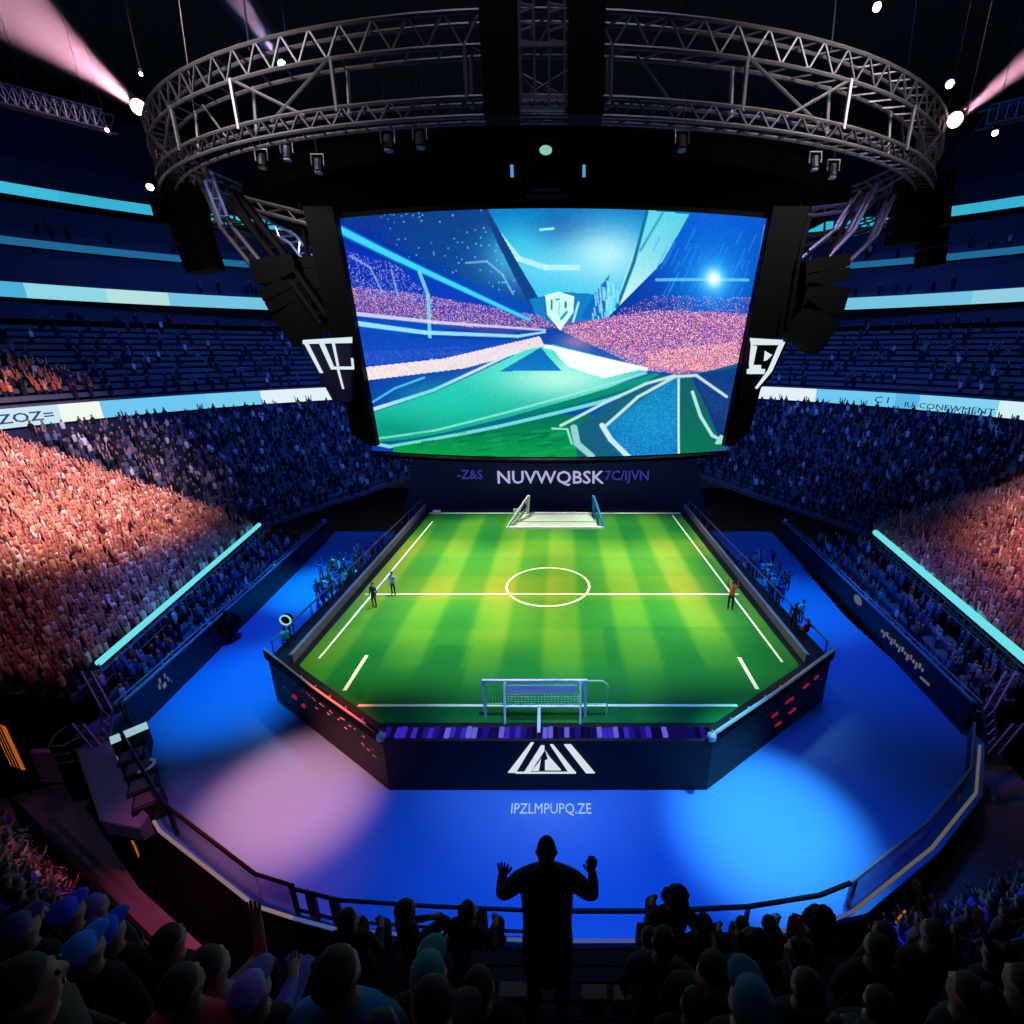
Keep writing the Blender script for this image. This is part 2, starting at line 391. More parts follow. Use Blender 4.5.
def quad_people(P, rows, step, jit=.15, drop=.04, gaps=()):
    out = []
    for r in range(rows):
        a, b = lerp(P[0],P[3],(r+.5)/rows), lerp(P[1],P[2],(r+.5)/rows); a0 = lerp(P[0],P[3],r/rows); b0 = lerp(P[1],P[2],r/rows)
        L = math.dist(a[:2], b[:2]); n = int(L/step)
        for k in range(n):
            t = (k+.5+random.uniform(-.3,.3))/n
            if random.random() < drop: continue
            out.append((a[0]+(b[0]-a[0])*t+random.uniform(-jit,jit)*.5, a[1]+(b[1]-a[1])*t+random.uniform(-jit,jit)*.5, a0[2]+(b0[2]-a0[2])*t))
    return out
SALMON = [(240,190,175),(235,160,150),(210,130,125),(250,220,205),(180,95,100),(255,235,225),(150,75,85),(90,45,60),(240,175,140)]  # pink light of the side stands put into the clothing colours
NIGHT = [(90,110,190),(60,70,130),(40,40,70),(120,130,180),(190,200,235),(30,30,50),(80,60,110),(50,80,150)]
SIDE = {}
for sx in (-1, 1):
    nm = 'left' if sx < 0 else 'right'
    zb0, zb1 = (11.4, 11.4) if sx < 0 else (10.6, 8.0)
    P = [(sx*23.7,19.6,2.4),(sx*27.6,41.6,2.6),(sx*44.9,38.9,zb1),(sx*42.3,12,zb0)]
    if sx > 0: P = [(23.9,15.0,2.3),(28.6,40.4,2.6),(44.2,43,zb1),(42.5,12,zb0)]
    SIDE[sx] = P
    o = struct('seating_stand', quad_slab(P, 26), DARK, f'raked concrete {nm} side stand under the crowd')
    s = MB().add([(*P[0][:2],-2.4),(*P[3][:2],-2.4),P[3],P[0]], [(0,1,2,3)]); s.add([(*P[0][:2],-2.4),(*P[1][:2],-2.4),P[1],P[0]], [(0,1,2,3)])
    struct('wall_stand', s, CLOTH, f'black wall under the {nm} side stand')
    ppl = quad_people(P, 40, .38)
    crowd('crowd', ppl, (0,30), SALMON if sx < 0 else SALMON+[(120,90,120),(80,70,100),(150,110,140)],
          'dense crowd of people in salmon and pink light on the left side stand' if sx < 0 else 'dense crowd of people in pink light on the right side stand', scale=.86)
# front rows below the cyan rails
for sx in (-1, 1):
    P = [(sx*21.95,20.6,.35),(sx*24.3,45.6,.35),(sx*27.0,41.4,2.0),(sx*23.2,20.4,2.0)]
    if sx > 0: P = [(21.9,20.6,.35),(24,45.6,.35),(28.0,40.2,2.0),(24.2,20.4,2.0)]
    struct('seating_stand', quad_slab(P, 4), DARK, 'low dark terrace between the floor barrier and the cyan rail, ' + ('left' if sx < 0 else 'right'))
    crowd('crowd', quad_people(P, 4, .62, drop=.25), (0,30), NIGHT+[(200,90,90)], ('left' if sx < 0 else 'right')+' terrace of spectators in shadow between the barrier and the glowing cyan rail', scale=.85, pw=(.7,.1,.2))
# floor barriers and cyan rails
CYAN = mat('cyan_led', emit=(110,225,235), es=1.0)
for sx in (-1, 1):
    nm = 'left' if sx < 0 else 'right'
    a, b = Vector((sx*21.35,19.8,0)), Vector((sx*23.6,46.3,0))
    t = thing('crowd_barrier', f'long dark barrier wall along the {nm} edge of the blue floor, silver rail on top', 'barrier', (sx*22.4,33,0))
    s = MB().add([(a.x,a.y,0),(b.x,b.y,0),(b.x,b.y,1.9),(a.x,a.y,1.9),(a.x+sx*.25,a.y,0),(b.x+sx*.25,b.y,0),(b.x+sx*.25,b.y,1.9),(a.x+sx*.25,a.y,1.9)], [(0,1,2,3),(7,6,5,4),(3,2,6,7),(0,3,7,4),(1,5,6,2)])
    part(t, 'panel', s, mat('barrier_black', (12,14,26), .4))
    s = MB().tube([(a.x,a.y,2.05),(b.x,b.y,2.05)], .08); s.tube([(a.x+sx*.5,a.y,1.95),(b.x+sx*.5,b.y,1.95)], .05)
    s.ball((b.x,b.y,2.15), .3)
    for k in range(27): p = a.lerp(b, k/26); s.beam((p.x+sx*.1,p.y,1.2),(p.x+sx*.1,p.y,2.05), .05)
    part(t, 'top_rail', s, mat('blue_steel', (130,150,210), .3, metal=.6))
    s = MB()
    if sx < 0:
        for q in range(9): s.box((-21.52-.02*q, 22.0+.14*q, 1.2+.3*math.sin(q*1.9)), (.06,.1,.28))
    else:
        s.ball((22.35,31.1,1.5), .5, sc=(.3,1.3,.7))
        for q in range(16): s.box((21.55+q*.015, 23.4+.27*q, 1.25+.1*math.sin(q*2.1)), (.06,.09+.05*(q % 2),.2+.2*(q % 3)/2))
        s.box((21.5,23.0,.8), (.06,.7,.12))
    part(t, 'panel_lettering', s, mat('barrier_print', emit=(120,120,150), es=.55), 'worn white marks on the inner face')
    if sx < 0: e0, e1 = Vector((-23.15,20.9,3.55)), Vector((-27.2,41.6,3.55))
    else: e0, e1 = Vector((24.2,18.0,3.55)), Vector((28.4,39.6,3.55))
    t = thing('light_rail', f'thick glowing cyan rail along the front of the {nm} stand', 'railing', ((e0.x+e1.x)/2,(e0.y+e1.y)/2,2.0))
    part(t, 'light_bar', MB().tube([e0, e1], .17 if sx < 0 else .24, 8), CYAN)
    s = MB()
    for k in range(30): p = e0.lerp(e1, k/29); s.beam((p.x,p.y,2.0),(p.x,p.y,3.5), .06)
    for z in (2.4, 3.0): s.tube([(e0.x,e0.y,z),(e1.x,e1.y,z)], .03)
    part(t, 'post', s, mat('blue_steel'))
    # end gantry: a small lattice frame at the near end of the rail
    t = thing('corner_gantry', f'dark lattice steel gantry at the near end of the {nm} cyan rail', 'gantry', (sx*22.4,19.2,0))
    s = MB(); q = [(sx*23.1,20.4,3.4),(sx*21.6,19.4,1.9),(sx*21.2,18.2,.3),(sx*22.6,18.8,1.6)]
    w = Vector((sx*.5,0,0))
    for a_, b_ in zip(q, q[1:]):
        a_, b_ = Vector(a_), Vector(b_); s.tube([a_, b_], .07); s.tube([a_+w, b_+w], .07)
        for k in range(5): u = a_.lerp(b_, k/5); v = a_.lerp(b_, (k+1)/5); s.tube([u, v+w], .035); s.tube([u+w, v], .035)
    part(t, 'lattice', s, mat('violet_steel', (100,95,150), .4, metal=.6))

# ------------------------------------------------------------------ lower bowl behind the pitch and upper tiers
def ruled(inner, outer, rows, thick=.4):
    s = MB(); n = len(inner)
    for r in range(rows):
        V = []
        for i in range(n):
            a, b = lerp(inner[i],outer[i],r/rows), lerp(inner[i],outer[i],(r+1)/rows)
            V += [(a[0],a[1],a[2]-thick),(a[0],a[1],a[2]),(b[0],b[1],a[2])]
        s.add(V, [f for i in range(n-1) for f in ((3*i,3*i+3,3*i+4,3*i+1),(3*i+1,3*i+4,3*i+5,3*i+2))])
    return s
def ruled_people(inner, outer, rows, step, drop):
    out = []
    for r in range(rows):
        for i in range(len(inner)-1):
            a, b = lerp(inner[i],outer[i],(r+.5)/rows), lerp(inner[i+1],outer[i+1],(r+.5)/rows); z = lerp(inner[i],outer[i],r/rows)[2]
            n = max(1, int(round(math.dist(a[:2],b[:2])/step)))
            for k in range(n):
                if random.random() < drop: continue
                t = (k+random.random())/n; out.append((a[0]+(b[0]-a[0])*t, a[1]+(b[1]-a[1])*t, z))
    return out
inner = [(-28.2,42.2,2.8),(-26.6,46,2.9),(-24.6,48.6,3.2),(-20.5,50.4,4.2),(-15.5,51,6.0),(-7,51.2,8.2),(0,51.3,8.3),(7,51.2,8.2),(15.5,51,6.0),(20.5,50.4,4.2),(24.6,48.6,3.2),(26.8,45.5,2.9),(29,41.2,2.8)]
outer = [(*ell(45.5,43.5,30,math.radians(a)), 11.9) for a in np.linspace(-77, 77, 13)]
def densify(L, m=3):
    out = []
    for a, b in zip(L, L[1:]):
        for k in range(m): out.append(tuple(lerp(a,b,k/m)))
    return out+[L[-1]]
inner, outer = densify(inner), densify(outer)
struct('seating_stand', ruled(inner, outer, 20), DARK, 'dark raked stand of the lower bowl behind the pitch')
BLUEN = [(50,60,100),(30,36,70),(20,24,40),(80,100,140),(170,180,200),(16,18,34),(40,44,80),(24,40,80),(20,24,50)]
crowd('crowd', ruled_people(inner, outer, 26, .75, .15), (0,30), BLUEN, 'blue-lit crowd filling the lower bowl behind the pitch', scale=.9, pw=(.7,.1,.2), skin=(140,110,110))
def arc(rx, ry, z, a0=-118, a1=118, n=72): return [(*ell(rx,ry,30,math.radians(a)), z) for a in np.linspace(a0, a1, n)]
def wall_between(A, B, name, m, lab):
    n = len(A); struct(name, MB().add(list(A)+list(B), [(i, n+i, n+i+1, i+1) for i in range(n-1)]), m, lab)
wall_between(arc(47.5,45.5,8.0), arc(47.5,45.5,12.6), 'wall_lower_tier', NAVY, 'dark wall at the back of the lower stands')
TIERS = [(47.6,45.6,14.3,60,52,21.8,12,1.35,.45), (61,49,25.4,67,55,27.6,6,1.5,.55), (65,52,29.9,71,57,32.6,5,1.6,.6)]
for i, (rx0,ry0,z0,rx1,ry1,z1,rows,st,dr) in enumerate(TIERS):
    A, B = arc(rx0,ry0,z0), arc(rx1,ry1,z1)
    lab = ('middle','upper','top')[i]
    struct('seating_stand', ruled(A, B, rows), DARK, f'dark {lab} tier of raked seating')
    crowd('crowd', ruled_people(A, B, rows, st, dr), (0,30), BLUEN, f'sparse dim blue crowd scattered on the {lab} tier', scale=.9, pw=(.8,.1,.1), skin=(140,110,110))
    wall_between(B, arc(rx1,ry1,z1+6), 'wall_tier', NAVY, f'dark wall behind the {lab} tier')
# salmon block of spectators on the left of the middle tier
A = [ (*ell(49+k*0,46.5,30,math.radians(a)), 14.6) for k, a in enumerate((-84,-74,-66))]; 
B = [ (*ell(59,51,30,math.radians(a)), 21.2) for a in (-80,-76,-73)]
crowd('crowd', ruled_people(A, B, 12, .6, .1), (0,30), [(190,100,80),(150,70,60),(90,40,50),(220,140,90)], 'patch of reddish lit spectators above the left end of the white ribbon', scale=.95)
# LED ribbons
def ribbon(rx, ry, z0, z1, colf, label, n=240, a0=-118, a1=118, txt=False, es=1.):
    s = MB(); A = [math.radians(v) for v in np.linspace(a0, a1, n+1)]
    for i in range(n):
        p, q = ell(rx,ry,30,A[i]), ell(rx,ry,30,A[i+1]); p2, q2 = ell(rx+.4,ry+.4,30,A[i]), ell(rx+.4,ry+.4,30,A[i+1])
        c = colf(math.degrees(A[i]))
        s.add([(*p,z0),(*q,z0),(*q,z1),(*p,z1)], [(0,1,2,3)], col=c)
        s.add([(*p2,z0),(*q2,z0),(*q2,z1),(*p2,z1),(*p,z0),(*q,z0),(*q,z1),(*p,z1)], [(3,2,1,0),(7,6,2,3),(0,1,5,4)], col=(2,3,8))
    o = s.build('led_ribbon', mat('led_ribbon_%d' % int(es*100), emit=(255,255,255), es=es, attr=True)); 
    return tag(o, label, 'light ribbon')
def segs(L, default):
    def f(a):
        for lo, hi, c in L:
            if lo <= a < hi: return c
        return default
    return f
W_, LB, CY = (225,240,250), (110,200,240), (70,180,225)
ribbon(47.2,45.2,12.55,14.15, segs([(-180,-72,(200,230,245)),(-72,-68,(240,250,240)),(-68,-57,LB),(-57,-50,(120,205,240)),(-50,30,W_),(30,44,W_),(44,55,LB),(55,58,(90,180,230)),(58,66,(130,210,240)),(66,180,(210,240,250))], W_),
       'lowest and brightest white and light-blue light ribbon around the bowl')
ribbon(60,48,23.75,25.15, segs([(-180,-62,(80,185,230)),(-62,-56,(150,225,240)),(-56,-50,(190,235,235)),(-50,-30,(120,205,235)),(30,52,(120,205,235)),(52,60,(150,215,240)),(60,180,(70,170,220))], (120,200,235)), 'second light ribbon from the bottom, cyan, around the middle tier', es=.9)
ribbon(64,51,29.0,29.75, segs([], (45,135,195)), 'thin dim blue light ribbon between the two upper tiers', es=.55)
ribbon(68,54,34.4,35.5, segs([(55,62,(90,200,210)),(62,180,(110,215,235)),(-180,-55,(70,200,235))], (60,190,225)), 'topmost cyan light ribbon of the bowl', es=.85)
wall_between(arc(64.5,51.5,28.0), arc(64.5,51.5,29.0), 'wall_ribbon', NAVY, 'fascia under the dim ribbon')
# writing marks on the ribbons
def mark_text(txt, a, rx, ry, z, size, name='ribbon_lettering', lab='', col=(30,60,110)):
    r = math.radians(a); x, y = ell(rx,ry,30,r); M = Matrix.Translation((x-.08*math.sin(r),y-.08*math.cos(r),z)) @ Matrix.Rotation(-r, 4, 'Z') @ Matrix.Rotation(PI/2, 4, 'X')
    t = text_mesh(name, txt, size, mat('print_blue_%d' % col[0], col, .6), None, M, 1.3, .01); tag(t, lab, 'lettering')
mark_text('IU. CONEWMENT', 61.5, 47.0,45.0, 13.0, .8, lab='small dark blue lettering on the right part of the lowest ribbon')
mark_text('C I', 53.5, 47.0,45.0, 13.3, 1.0, lab='two dark characters on the light-blue part of the lowest ribbon')
mark_text('CZOZ=', -75.5, 47.0,45.0, 13.3, 1.1, lab='dark characters on the left end of the lowest ribbon')

# pennants
def pennant(px, py, Y, dx, dz, col, lab):
    p = at_y(px, py, Y); s = MB(); a = Vector((0,0,0)); b = Vector((dx,.1,dz))
    t = thing('pennant', lab, 'flag', p)
    s.tube([a, b], .04); s.build('pole', WHITE, t)
    n = Vector((-dz,0,dx)).normalized()*.28
    MB().add([a, b*.8, b*.75+n, a+n*1.2, a+Vector((0,.05,0)), b*.8+Vector((0,.05,0)), b*.75+n+Vector((0,.05,0)), a+n*1.2+Vector((0,.05,0))], [(0,1,2,3),(7,6,5,4),(0,3,7,4),(1,5,6,2),(2,6,7,3)]).build('cloth', mat('pennant_%d' % col[2], col, .7), t)
pennant(166,345,62,.5,-2.6,(220,225,220),'thin white pennant left of the yellow one on the middle tier')
pennant(181,342,62,2.6,-2.0,(245,235,150),'slim slanting pale yellow pennant on the left of the middle tier')
pennant(996,358,62,3.6,3.4,(245,205,120),'slim slanting orange-tipped pennant at the right edge of the middle tier')

# ------------------------------------------------------------------ ring truss over the pitch
RX, RY, RC = 18.2, 12.4, 29.0
def rp(a, z, k=1.): return Vector((RX*k*math.sin(a), RC-RY*k*math.cos(a), z))     # a = 0 nearest the camera
ring = thing('ring_truss', 'huge oval aluminium lighting truss hanging over the pitch, two lattice rings joined by struts', 'truss', (0,29,26))
N = 96
def box_ring(z0, z1, kin, r):
    s = MB(); As = [2*PI*i/N for i in range(N)]
    for z, k in ((z0,1),(z1,1),(z0,kin),(z1,kin)): s.tube([rp(a,z,k) for a in As], r, 6, closed=True)
    return s
for nm, z0, z1, kin, r, lab in (('lower_ring', 25.15, 25.6, .965, .055, None), ('upper_ring', 26.75, 27.5, .955, .06, None)):
    part(ring, nm, box_ring(z0, z1, kin, r), ALU)
    s = MB()
    M_ = 144 if nm == 'lower_ring' else 110
    for i in range(M_):
        a, b = 2*PI*i/M_, 2*PI*(i+.5)/M_
        s.beam(rp(a,z0), rp(b,z1), .05); s.beam(rp(b,z1), rp(2*PI*(i+1)/M_,z0), .05); s.beam(rp(a,z0,kin), rp(b,z0), .045); s.beam(rp(b,z1), rp(a,z1,kin), .045)
    part(ring, nm.replace('ring','lacing'), s, ALUD if nm == 'lower_ring' else ALU)
for i in range(28):
    a = 2*PI*(i+.5)/28; s = MB(); s.tube([rp(a,25.5), rp(a,26.8)], .07); s.tube([rp(a,25.5,.965), rp(a,26.8,.955)], .06)
    if i % 2: s.tube([rp(a,26.8), rp(a+.16,25.5)], .05)
    else: s.tube([rp(a,26.8), rp(a-.14,25.5)], .05)
    if i % 3 == 0: s.tube([rp(a+.05,26.8,.96), rp(a+.13,25.5,.96)], .04)
    part(ring, 'strut', s, ALU)
for i in range(6):
    a = 2*PI*(i+.5)/6; s = MB(); s.tube([rp(a,27.5,.98), rp(a,45.9,.9)], .025, 5); part(ring, 'cable', s, ALUD)
# masts in front and lattice between
for x, lab in ((-1.05,'left'),(1.32,'right')):
    o = MB().box((x,16.55,35.5), (.98,.7,21)).build('hanging_mast', BLACK, bevel=.03); tag(o, f'black hanging column crossing the ring truss on the {lab} of the central lattice', 'column')
t = thing('lattice_mast', 'central vertical lattice truss hanging between the two black columns', 'truss', (.14,16.3,25.2))
s = MB(); xs = (-.48,-.1,.3,.72)
for x in xs:
    for y in (16.1,16.6): s.tube([(x,y,25.1),(x,y,45.9)], .035, 5)
part(t, 'chord', s, ALU)
s = MB()
for x0, x1 in ((xs[0],xs[1]),(xs[2],xs[3])):
    for k in range(60):
        z = 26.6+k*.19
        s.beam((x0,16.1,z),(x1,16.1,z+(.1 if k % 2 else -.05)), .05); s.beam((x0,16.1,z),(x0,16.6,z+.1), .04)
for z in (25.1,25.35,26.5): s.beam((xs[0],16.1,z),(xs[3],16.1,z), .09)
part(t, 'lacing', s, ALU)
# canopy cone between the ring and the big screen
cl = thing('screen_canopy', 'black underside hood between the ring truss and the big video screen', 'canopy', (0,29,25))
s = MB(); n = 64; V = []
for rx, ry, cy, z in ((17.3,11.6,29,25.15),(14.2,10.4,29.2,25.0),(10.5,8.6,29.0,24.3),(9.2,8.2,29,23.55)):
    V += [(rx*math.sin(2*PI*k/n), cy-ry*math.cos(2*PI*k/n), z) for k in range(n)]
V += [(14.8*math.sin(2*PI*k/n), 29-10.5*math.cos(2*PI*k/n), 25.6) for k in range(n)]
Fs = [(r*n+k, r*n+(k+1) % n, (r+1)*n+(k+1) % n, (r+1)*n+k) for r in range(1,3) for k in range(n)]
Fs += [tuple(3*n+k for k in range(n)), tuple(4*n+k for k in range(n))[::-1]]+[(4*n+k, 4*n+(k+1) % n, n+(k+1) % n, n+k) for k in range(n)]
s.add(V, Fs); part(cl, 'hood', s, CLOTH)
# small camera box and two tiny lamps on the hood above the screen
p = at_y(546,163,18.2)
t = thing('equipment_box', 'small framed box with a pale green light above the middle of the screen', 'equipment', p)
s = MB().box((p.x,18.25,p.z), (.85,.3,1.35)); part(t, 'case', s, BLACK)
s = MB()
for q in ((-.42,0,.04,1.35),(.42,0,.04,1.35),(0,.66,.85,.04),(0,-.66,.85,.04)): s.box((p.x+q[0],18.09,p.z+q[1]), (q[2],.03,q[3]))
part(t, 'bezel', s, ALUD)
part(t, 'lamp', MB().ball((p.x,18.05,p.z+.38), .17, sc=(1.2,.5,.8)), mat('pale_green_led', emit=(150,205,190), es=.9), 'pale green lamp')
s = MB().box((p.x,18.9,p.z+.2),(1.4,1.0,1.9)); s.box((p.x,18.9,25.0),(.3,.3,1.4)); part(t, 'bracket', s, BLACK)
for px in (512, 584):
    q = at_y(px, 168, 18.2); s = MB().box((q.x,18.2,q.z), (.1,.1,.32)); o = s.build('marker_lamp', mat('blue_led', emit=(90,170,215), es=.8))
    tag(o, 'tiny vertical blue lamp '+('left' if px < 540 else 'right')+' of the framed box above the screen', 'lamp')
    s = MB().box((q.x,18.33,q.z+.5), (.06,.1,1.9)); s.build('bracket', BLACK, o)
# small rigged lamps hanging under the hood
def rig_lamp(px, py, Y, lab, k=1., rz=0):
    p = at_y(px, py, Y); t = thing('rigged_spotlight', lab, 'spotlight', p, rz)
    m1 = MB().tube([(0,0,-.2*k),(0,.1,.2*k)], .17*k, 10); m1.build('body', ALUD, t, smooth=False)
    MB().tube([(-.24*k,0,0),(-.24*k,.05,.4*k),(.24*k,.05,.4*k),(.24*k,0,0)], .035*k, 5).build('yoke', ALU, t)
    MB().tube([(0,0,-.26*k),(0,0,-.2*k)], .15*k, 10).build('lens', mat('lens_glass', (160,170,190), .1, spec=.9), t)
    MB().tube([(0,.05,.4*k),(0,.05,.4*k+1.2)], .02, 4).build('cable', ALUD, t)
for a in ((388,140,18.0,'silver rigged spotlight under the left front of the hood, left of a pair'),(420,137,18.0,'silver rigged spotlight under the left front of the hood, right of a pair'),(262,158,19.8,'grey spotlight hanging under the left part of the lower ring'),(287,150,19.5,'grey spotlight beside the pinkish one under the left ring'),
          (318,163,19.5,'rightmost grey spotlight under the left part of the lower ring'),(682,140,18.2,'dull spotlight under the right front of the hood'),(815,160,20.5,'grey spotlight under the right part of the lower ring, left of a pair'),(833,168,20.5,'grey spotlight under the right part of the lower ring, right of a pair')):
    rig_lamp(*a, k=.9)

# ------------------------------------------------------------------ big screen
SL, SR = lambda y: 338+(y-210)*.165, lambda y: 765-(y-210)*.185
def uv(px, py):
    t = (py-205)/(447-205.); return ((px-SL(py))/(SR(py)-SL(py)), t)
GW, GH = 520, 290
U, Vv = np.meshgrid((np.arange(GW)+.5)/GW, (np.arange(GH)+.5)/GH)
PYg = 205+Vv*242; PXg = (338+(PYg-210)*.165)+U*((765-(PYg-210)*.185)-(338+(PYg-210)*.165))
IMG = np.zeros((GH, GW, 3)); rng = np.random.RandomState(5)
def L3(c): return np.array(c, dtype=float)
def poly_mask(P):
    m = np.zeros(PXg.shape, bool); n = len(P)
    for i in range(n):
        (x1,y1),(x2,y2) = P[i], P[(i+1) % n]
        if y1 == y2: continue
        c = ((PYg >= min(y1,y2)) & (PYg < max(y1,y2))); m ^= c & (PXg < x1+(PYg-y1)*(x2-x1)/(y2-y1))
    return m
def fill(P, c, c2=None, axis=1, a=1.):
    m = poly_mask(P)
    if c2 is not None:
        A = (PYg if axis else PXg)[m]; lo, hi = A.min() if A.size else 0, A.max() if A.size else 1; t = ((A-lo)/max(1e-6, hi-lo))[:,None]
        col = L3(c)*(1-t)+L3(c2)*t
    else: col = L3(c)
    IMG[m] = IMG[m]*(1-a)+col*a
    return m
def stroke(P, w, c, a=1., w2=None):
    for k, ((x1,y1),(x2,y2)) in enumerate(zip(P, P[1:])):
        dx, dy = x2-x1, y2-y1; L = dx*dx+dy*dy
        t = np.clip(((PXg-x1)*dx+(PYg-y1)*dy)/L, 0, 1); d = np.hypot(PXg-x1-t*dx, PYg-y1-t*dy)
        ww = w if w2 is None else w+(w2-w)*(k+t)/(len(P)-1)
        f = np.clip((ww-d)/.8+.5, 0, 1)[...,None]*a; IMG[:] = IMG*(1-f)+L3(c)*f
def glow(x, y, r, c, a=1., sy=1.):
    f = (np.exp(-((PXg-x)**2+((PYg-y)/sy)**2)/(r*r))*a)[...,None]; IMG[:] = IMG*(1-f)+L3(c)*f
def speck(P, dens, cs, a=1., grain=1):
    m = poly_mask(P); r = rng.rand(GH//grain+1, GW//grain+1).repeat(grain,0).repeat(grain,1)[:GH,:GW] < dens; m &= r; ii = rng.randint(0, len(cs), m.sum()); IMG[m] = IMG[m]*(1-a)+np.array(cs, float)[ii]*a
IMG[:] = (6,60,165)
fill([(335,200),(490,200),(540,300),(335,330)], (4,48,140), (8,80,190)); fill([(338,200),(487,200),(530,290),(345,212)], (14,62,130), (12,70,150))
speck([(370,205),(487,203),(525,285),(400,240)], .03, [(120,200,235),(60,140,200)], .8, 2)
glow(365,235,40,(10,40,160),.7); fill([(345,230),(530,300),(540,306),(350,300)], (12,50,190), a=.5)
# sky wedge
fill([(486,200),(690,200),(684,212),(610,306),(545,306)], (10,120,190), (80,215,245))
glow(560,222,30,(12,80,160),.85,.6); glow(600,245,44,(190,240,245),.9,.6); glow(520,240,30,(60,195,225),.8,.7); glow(545,255,45,(120,220,240),.6,.4)
stroke([(500,225),(520,248),(545,256),(575,256)], 2.5, (185,235,240), .8); stroke([(540,223),(552,222)], 1, (170,225,240))
fill([(640,205),(684,207),(655,250),(608,300),(620,262)], (90,205,220), (215,240,235)); stroke([(640,206),(628,250),(612,292)], 1.6, (20,110,150)); stroke([(655,207),(634,240)], 1.2, (40,140,180), .7)
fill([(484,204),(490,204),(552,305),(545,308),(530,290)], (12,66,140)); stroke([(487,204),(508,240),(545,306)], 2.4, (18,62,125))
fill([(530,285),(560,278),(590,280),(605,262),(600,300),(610,308),(540,308)], (20,120,190)); fill([(578,302),(592,278),(603,268),(600,304)], (16,100,185))
for k in range(26): x = 588+rng.rand()*26; y = 268+rng.rand()*34; stroke([(x,y),(x+1,y+6+rng.rand()*6)], .8, (150,225,235), .8)
# right blue field and flare
fill([(684,203),(770,205),(752,300),(600,305),(655,250)], (10,85,200), (6,50,150)); 
for k in range(40):
    x = 650+rng.rand()*110; y = 215+rng.rand()*70; l = 6+rng.rand()*16; stroke([(x,y),(x-l*.5,y+l)], .6, (60,160,235), .5)
glow(708,264,42,(20,140,240),.85); glow(708,264,14,(120,220,255),.9); stroke([(650,266),(708,264),(745,263)], 1.4, (120,215,245), .7); glow(708,263,7,(240,255,255),1.)
stroke([(763,212),(750,290)], 1.5, (70,150,220), .7)
# crowds
PK = [(225,130,160),(190,90,150),(245,190,200),(120,70,150),(70,50,150),(235,120,130),(250,225,230),(150,110,190),(60,60,170)]
fill([(350,270),(420,290),(545,304),(560,312),(500,318),(355,296)], (90,70,150), a=.5); speck([(345,268),(420,278),(540,300),(558,312),(480,312),(352,292)], .7, PK, .75)
speck([(345,235),(400,250),(440,285),(350,285)], .16, [(160,170,220),(220,160,190),(100,130,220)], .8)
fill([(560,308),(610,302),(650,298),(748,300),(738,345),(725,372),(640,352)], (120,70,150)); speck([(555,312),(610,300),(650,294),(749,296),(738,350),(722,374),(700,362),(640,354)], .9, PK, .85)
speck([(600,300),(650,280),(752,280),(748,302),(620,304)], .22, PK, .7)
glow(575,325,18,(240,160,170),.5,.5); speck([(640,335),(735,325),(735,350),(700,356),(640,350)], .5, [(250,120,110),(255,180,170),(255,215,210)], .8)
# left ribbons and boards
stroke([(340,216),(400,244),(470,276),(530,304)], 5, (20,120,220), .7, 2); stroke([(340,216),(400,244),(470,276),(530,304)], 3.2, (60,205,240), 1., 1.4); stroke([(424,258),(433,280),(435,320),(437,345)], 1.8, (120,205,225), .9)
for pts in ([(350,240),(372,252),(385,275)], [(395,255),(402,280)], [(470,251),(490,250),(505,262),(515,280)]): stroke(pts, .9, (150,190,225), .7)
stroke([(355,296),(440,306),(545,314)], 2.2, (215,205,235), .9, 1.); stroke([(358,306),(430,316),(520,320),(545,316)], 2.6, (150,220,235), .95, 1.)
fill([(360,313),(440,322),(520,324),(470,338),(362,352)], (10,70,175), (20,75,190)); speck([(360,335),(470,330),(470,338),(362,350)], .3, [(70,90,200),(90,110,210)], .6)
fill([(366,352),(450,342),(540,320),(545,330),(470,352),(370,366)], (225,205,225), (240,225,220)); speck([(366,352),(450,342),(540,320),(545,330),(470,352),(370,366)], .4, [(250,230,235),(190,170,210),(240,200,190)], .7)
fill([(370,366),(450,356),(470,352),(380,400),(376,396)], (10,60,160)); stroke([(376,390),(400,374),(430,362)], 1.2, (80,180,225)); stroke([(378,398),(440,375),(520,334)], 2.2, (200,230,240), .95, 1.2)
# pitch of the picture
fill([(376,402),(440,378),(528,333),(552,328),(640,352),(640,356),(560,392),(450,425),(374,438)], (60,215,205), (8,150,120)); glow(560,362,60,(190,245,225),.85,.35); glow(450,385,50,(30,200,175),.6,.4)
fill([(503,355),(541,331),(560,354)], (10,100,170), (20,120,190)); fill([(550,330),(640,352),(600,362),(566,350)], (235,245,240)); stroke([(546,330),(640,353)], 2, (240,245,245))
glow(400,420,26,(8,140,110),.7,.35)
fill([(378,440),(450,422),(560,388),(650,356),(660,362),(600,386),(500,412),(420,437)], (10,110,125), (10,95,125)); fill([(520,400),(650,357),(655,362),(540,400)], (10,150,120), (6,120,100))
stroke([(374,434),(440,420),(560,382),(640,357)], 1.2, (150,225,215), .8); stroke([(395,441),(500,414),(600,386),(650,368)], 1.9, (120,225,215), .9)
fill([(400,441),(500,416),(560,400),(600,400),(600,460),(400,460)], (4,110,80), (6,150,70)); 
for k in range(60): x = 420+rng.rand()*160; y = 418+rng.rand()*32; stroke([(x,y),(x+12,y-2)], .8, [(20,170,90),(4,90,70),(30,150,110)][k % 3], .6)
stroke([(552,415),(566,416),(570,432)], 1, (150,220,210)); 
fill([(650,360),(700,356),(745,345),(745,450),(640,455),(575,450),(572,415),(600,392)], (20,90,120)); 
fill([(600,412),(665,362),(675,362),(672,455),(620,455)], (20,120,180), (20,110,190)); speck([(606,412),(665,364),(672,362),(671,455),(622,455)], .5, [(20,150,190),(60,190,210),(10,90,170)], .6)
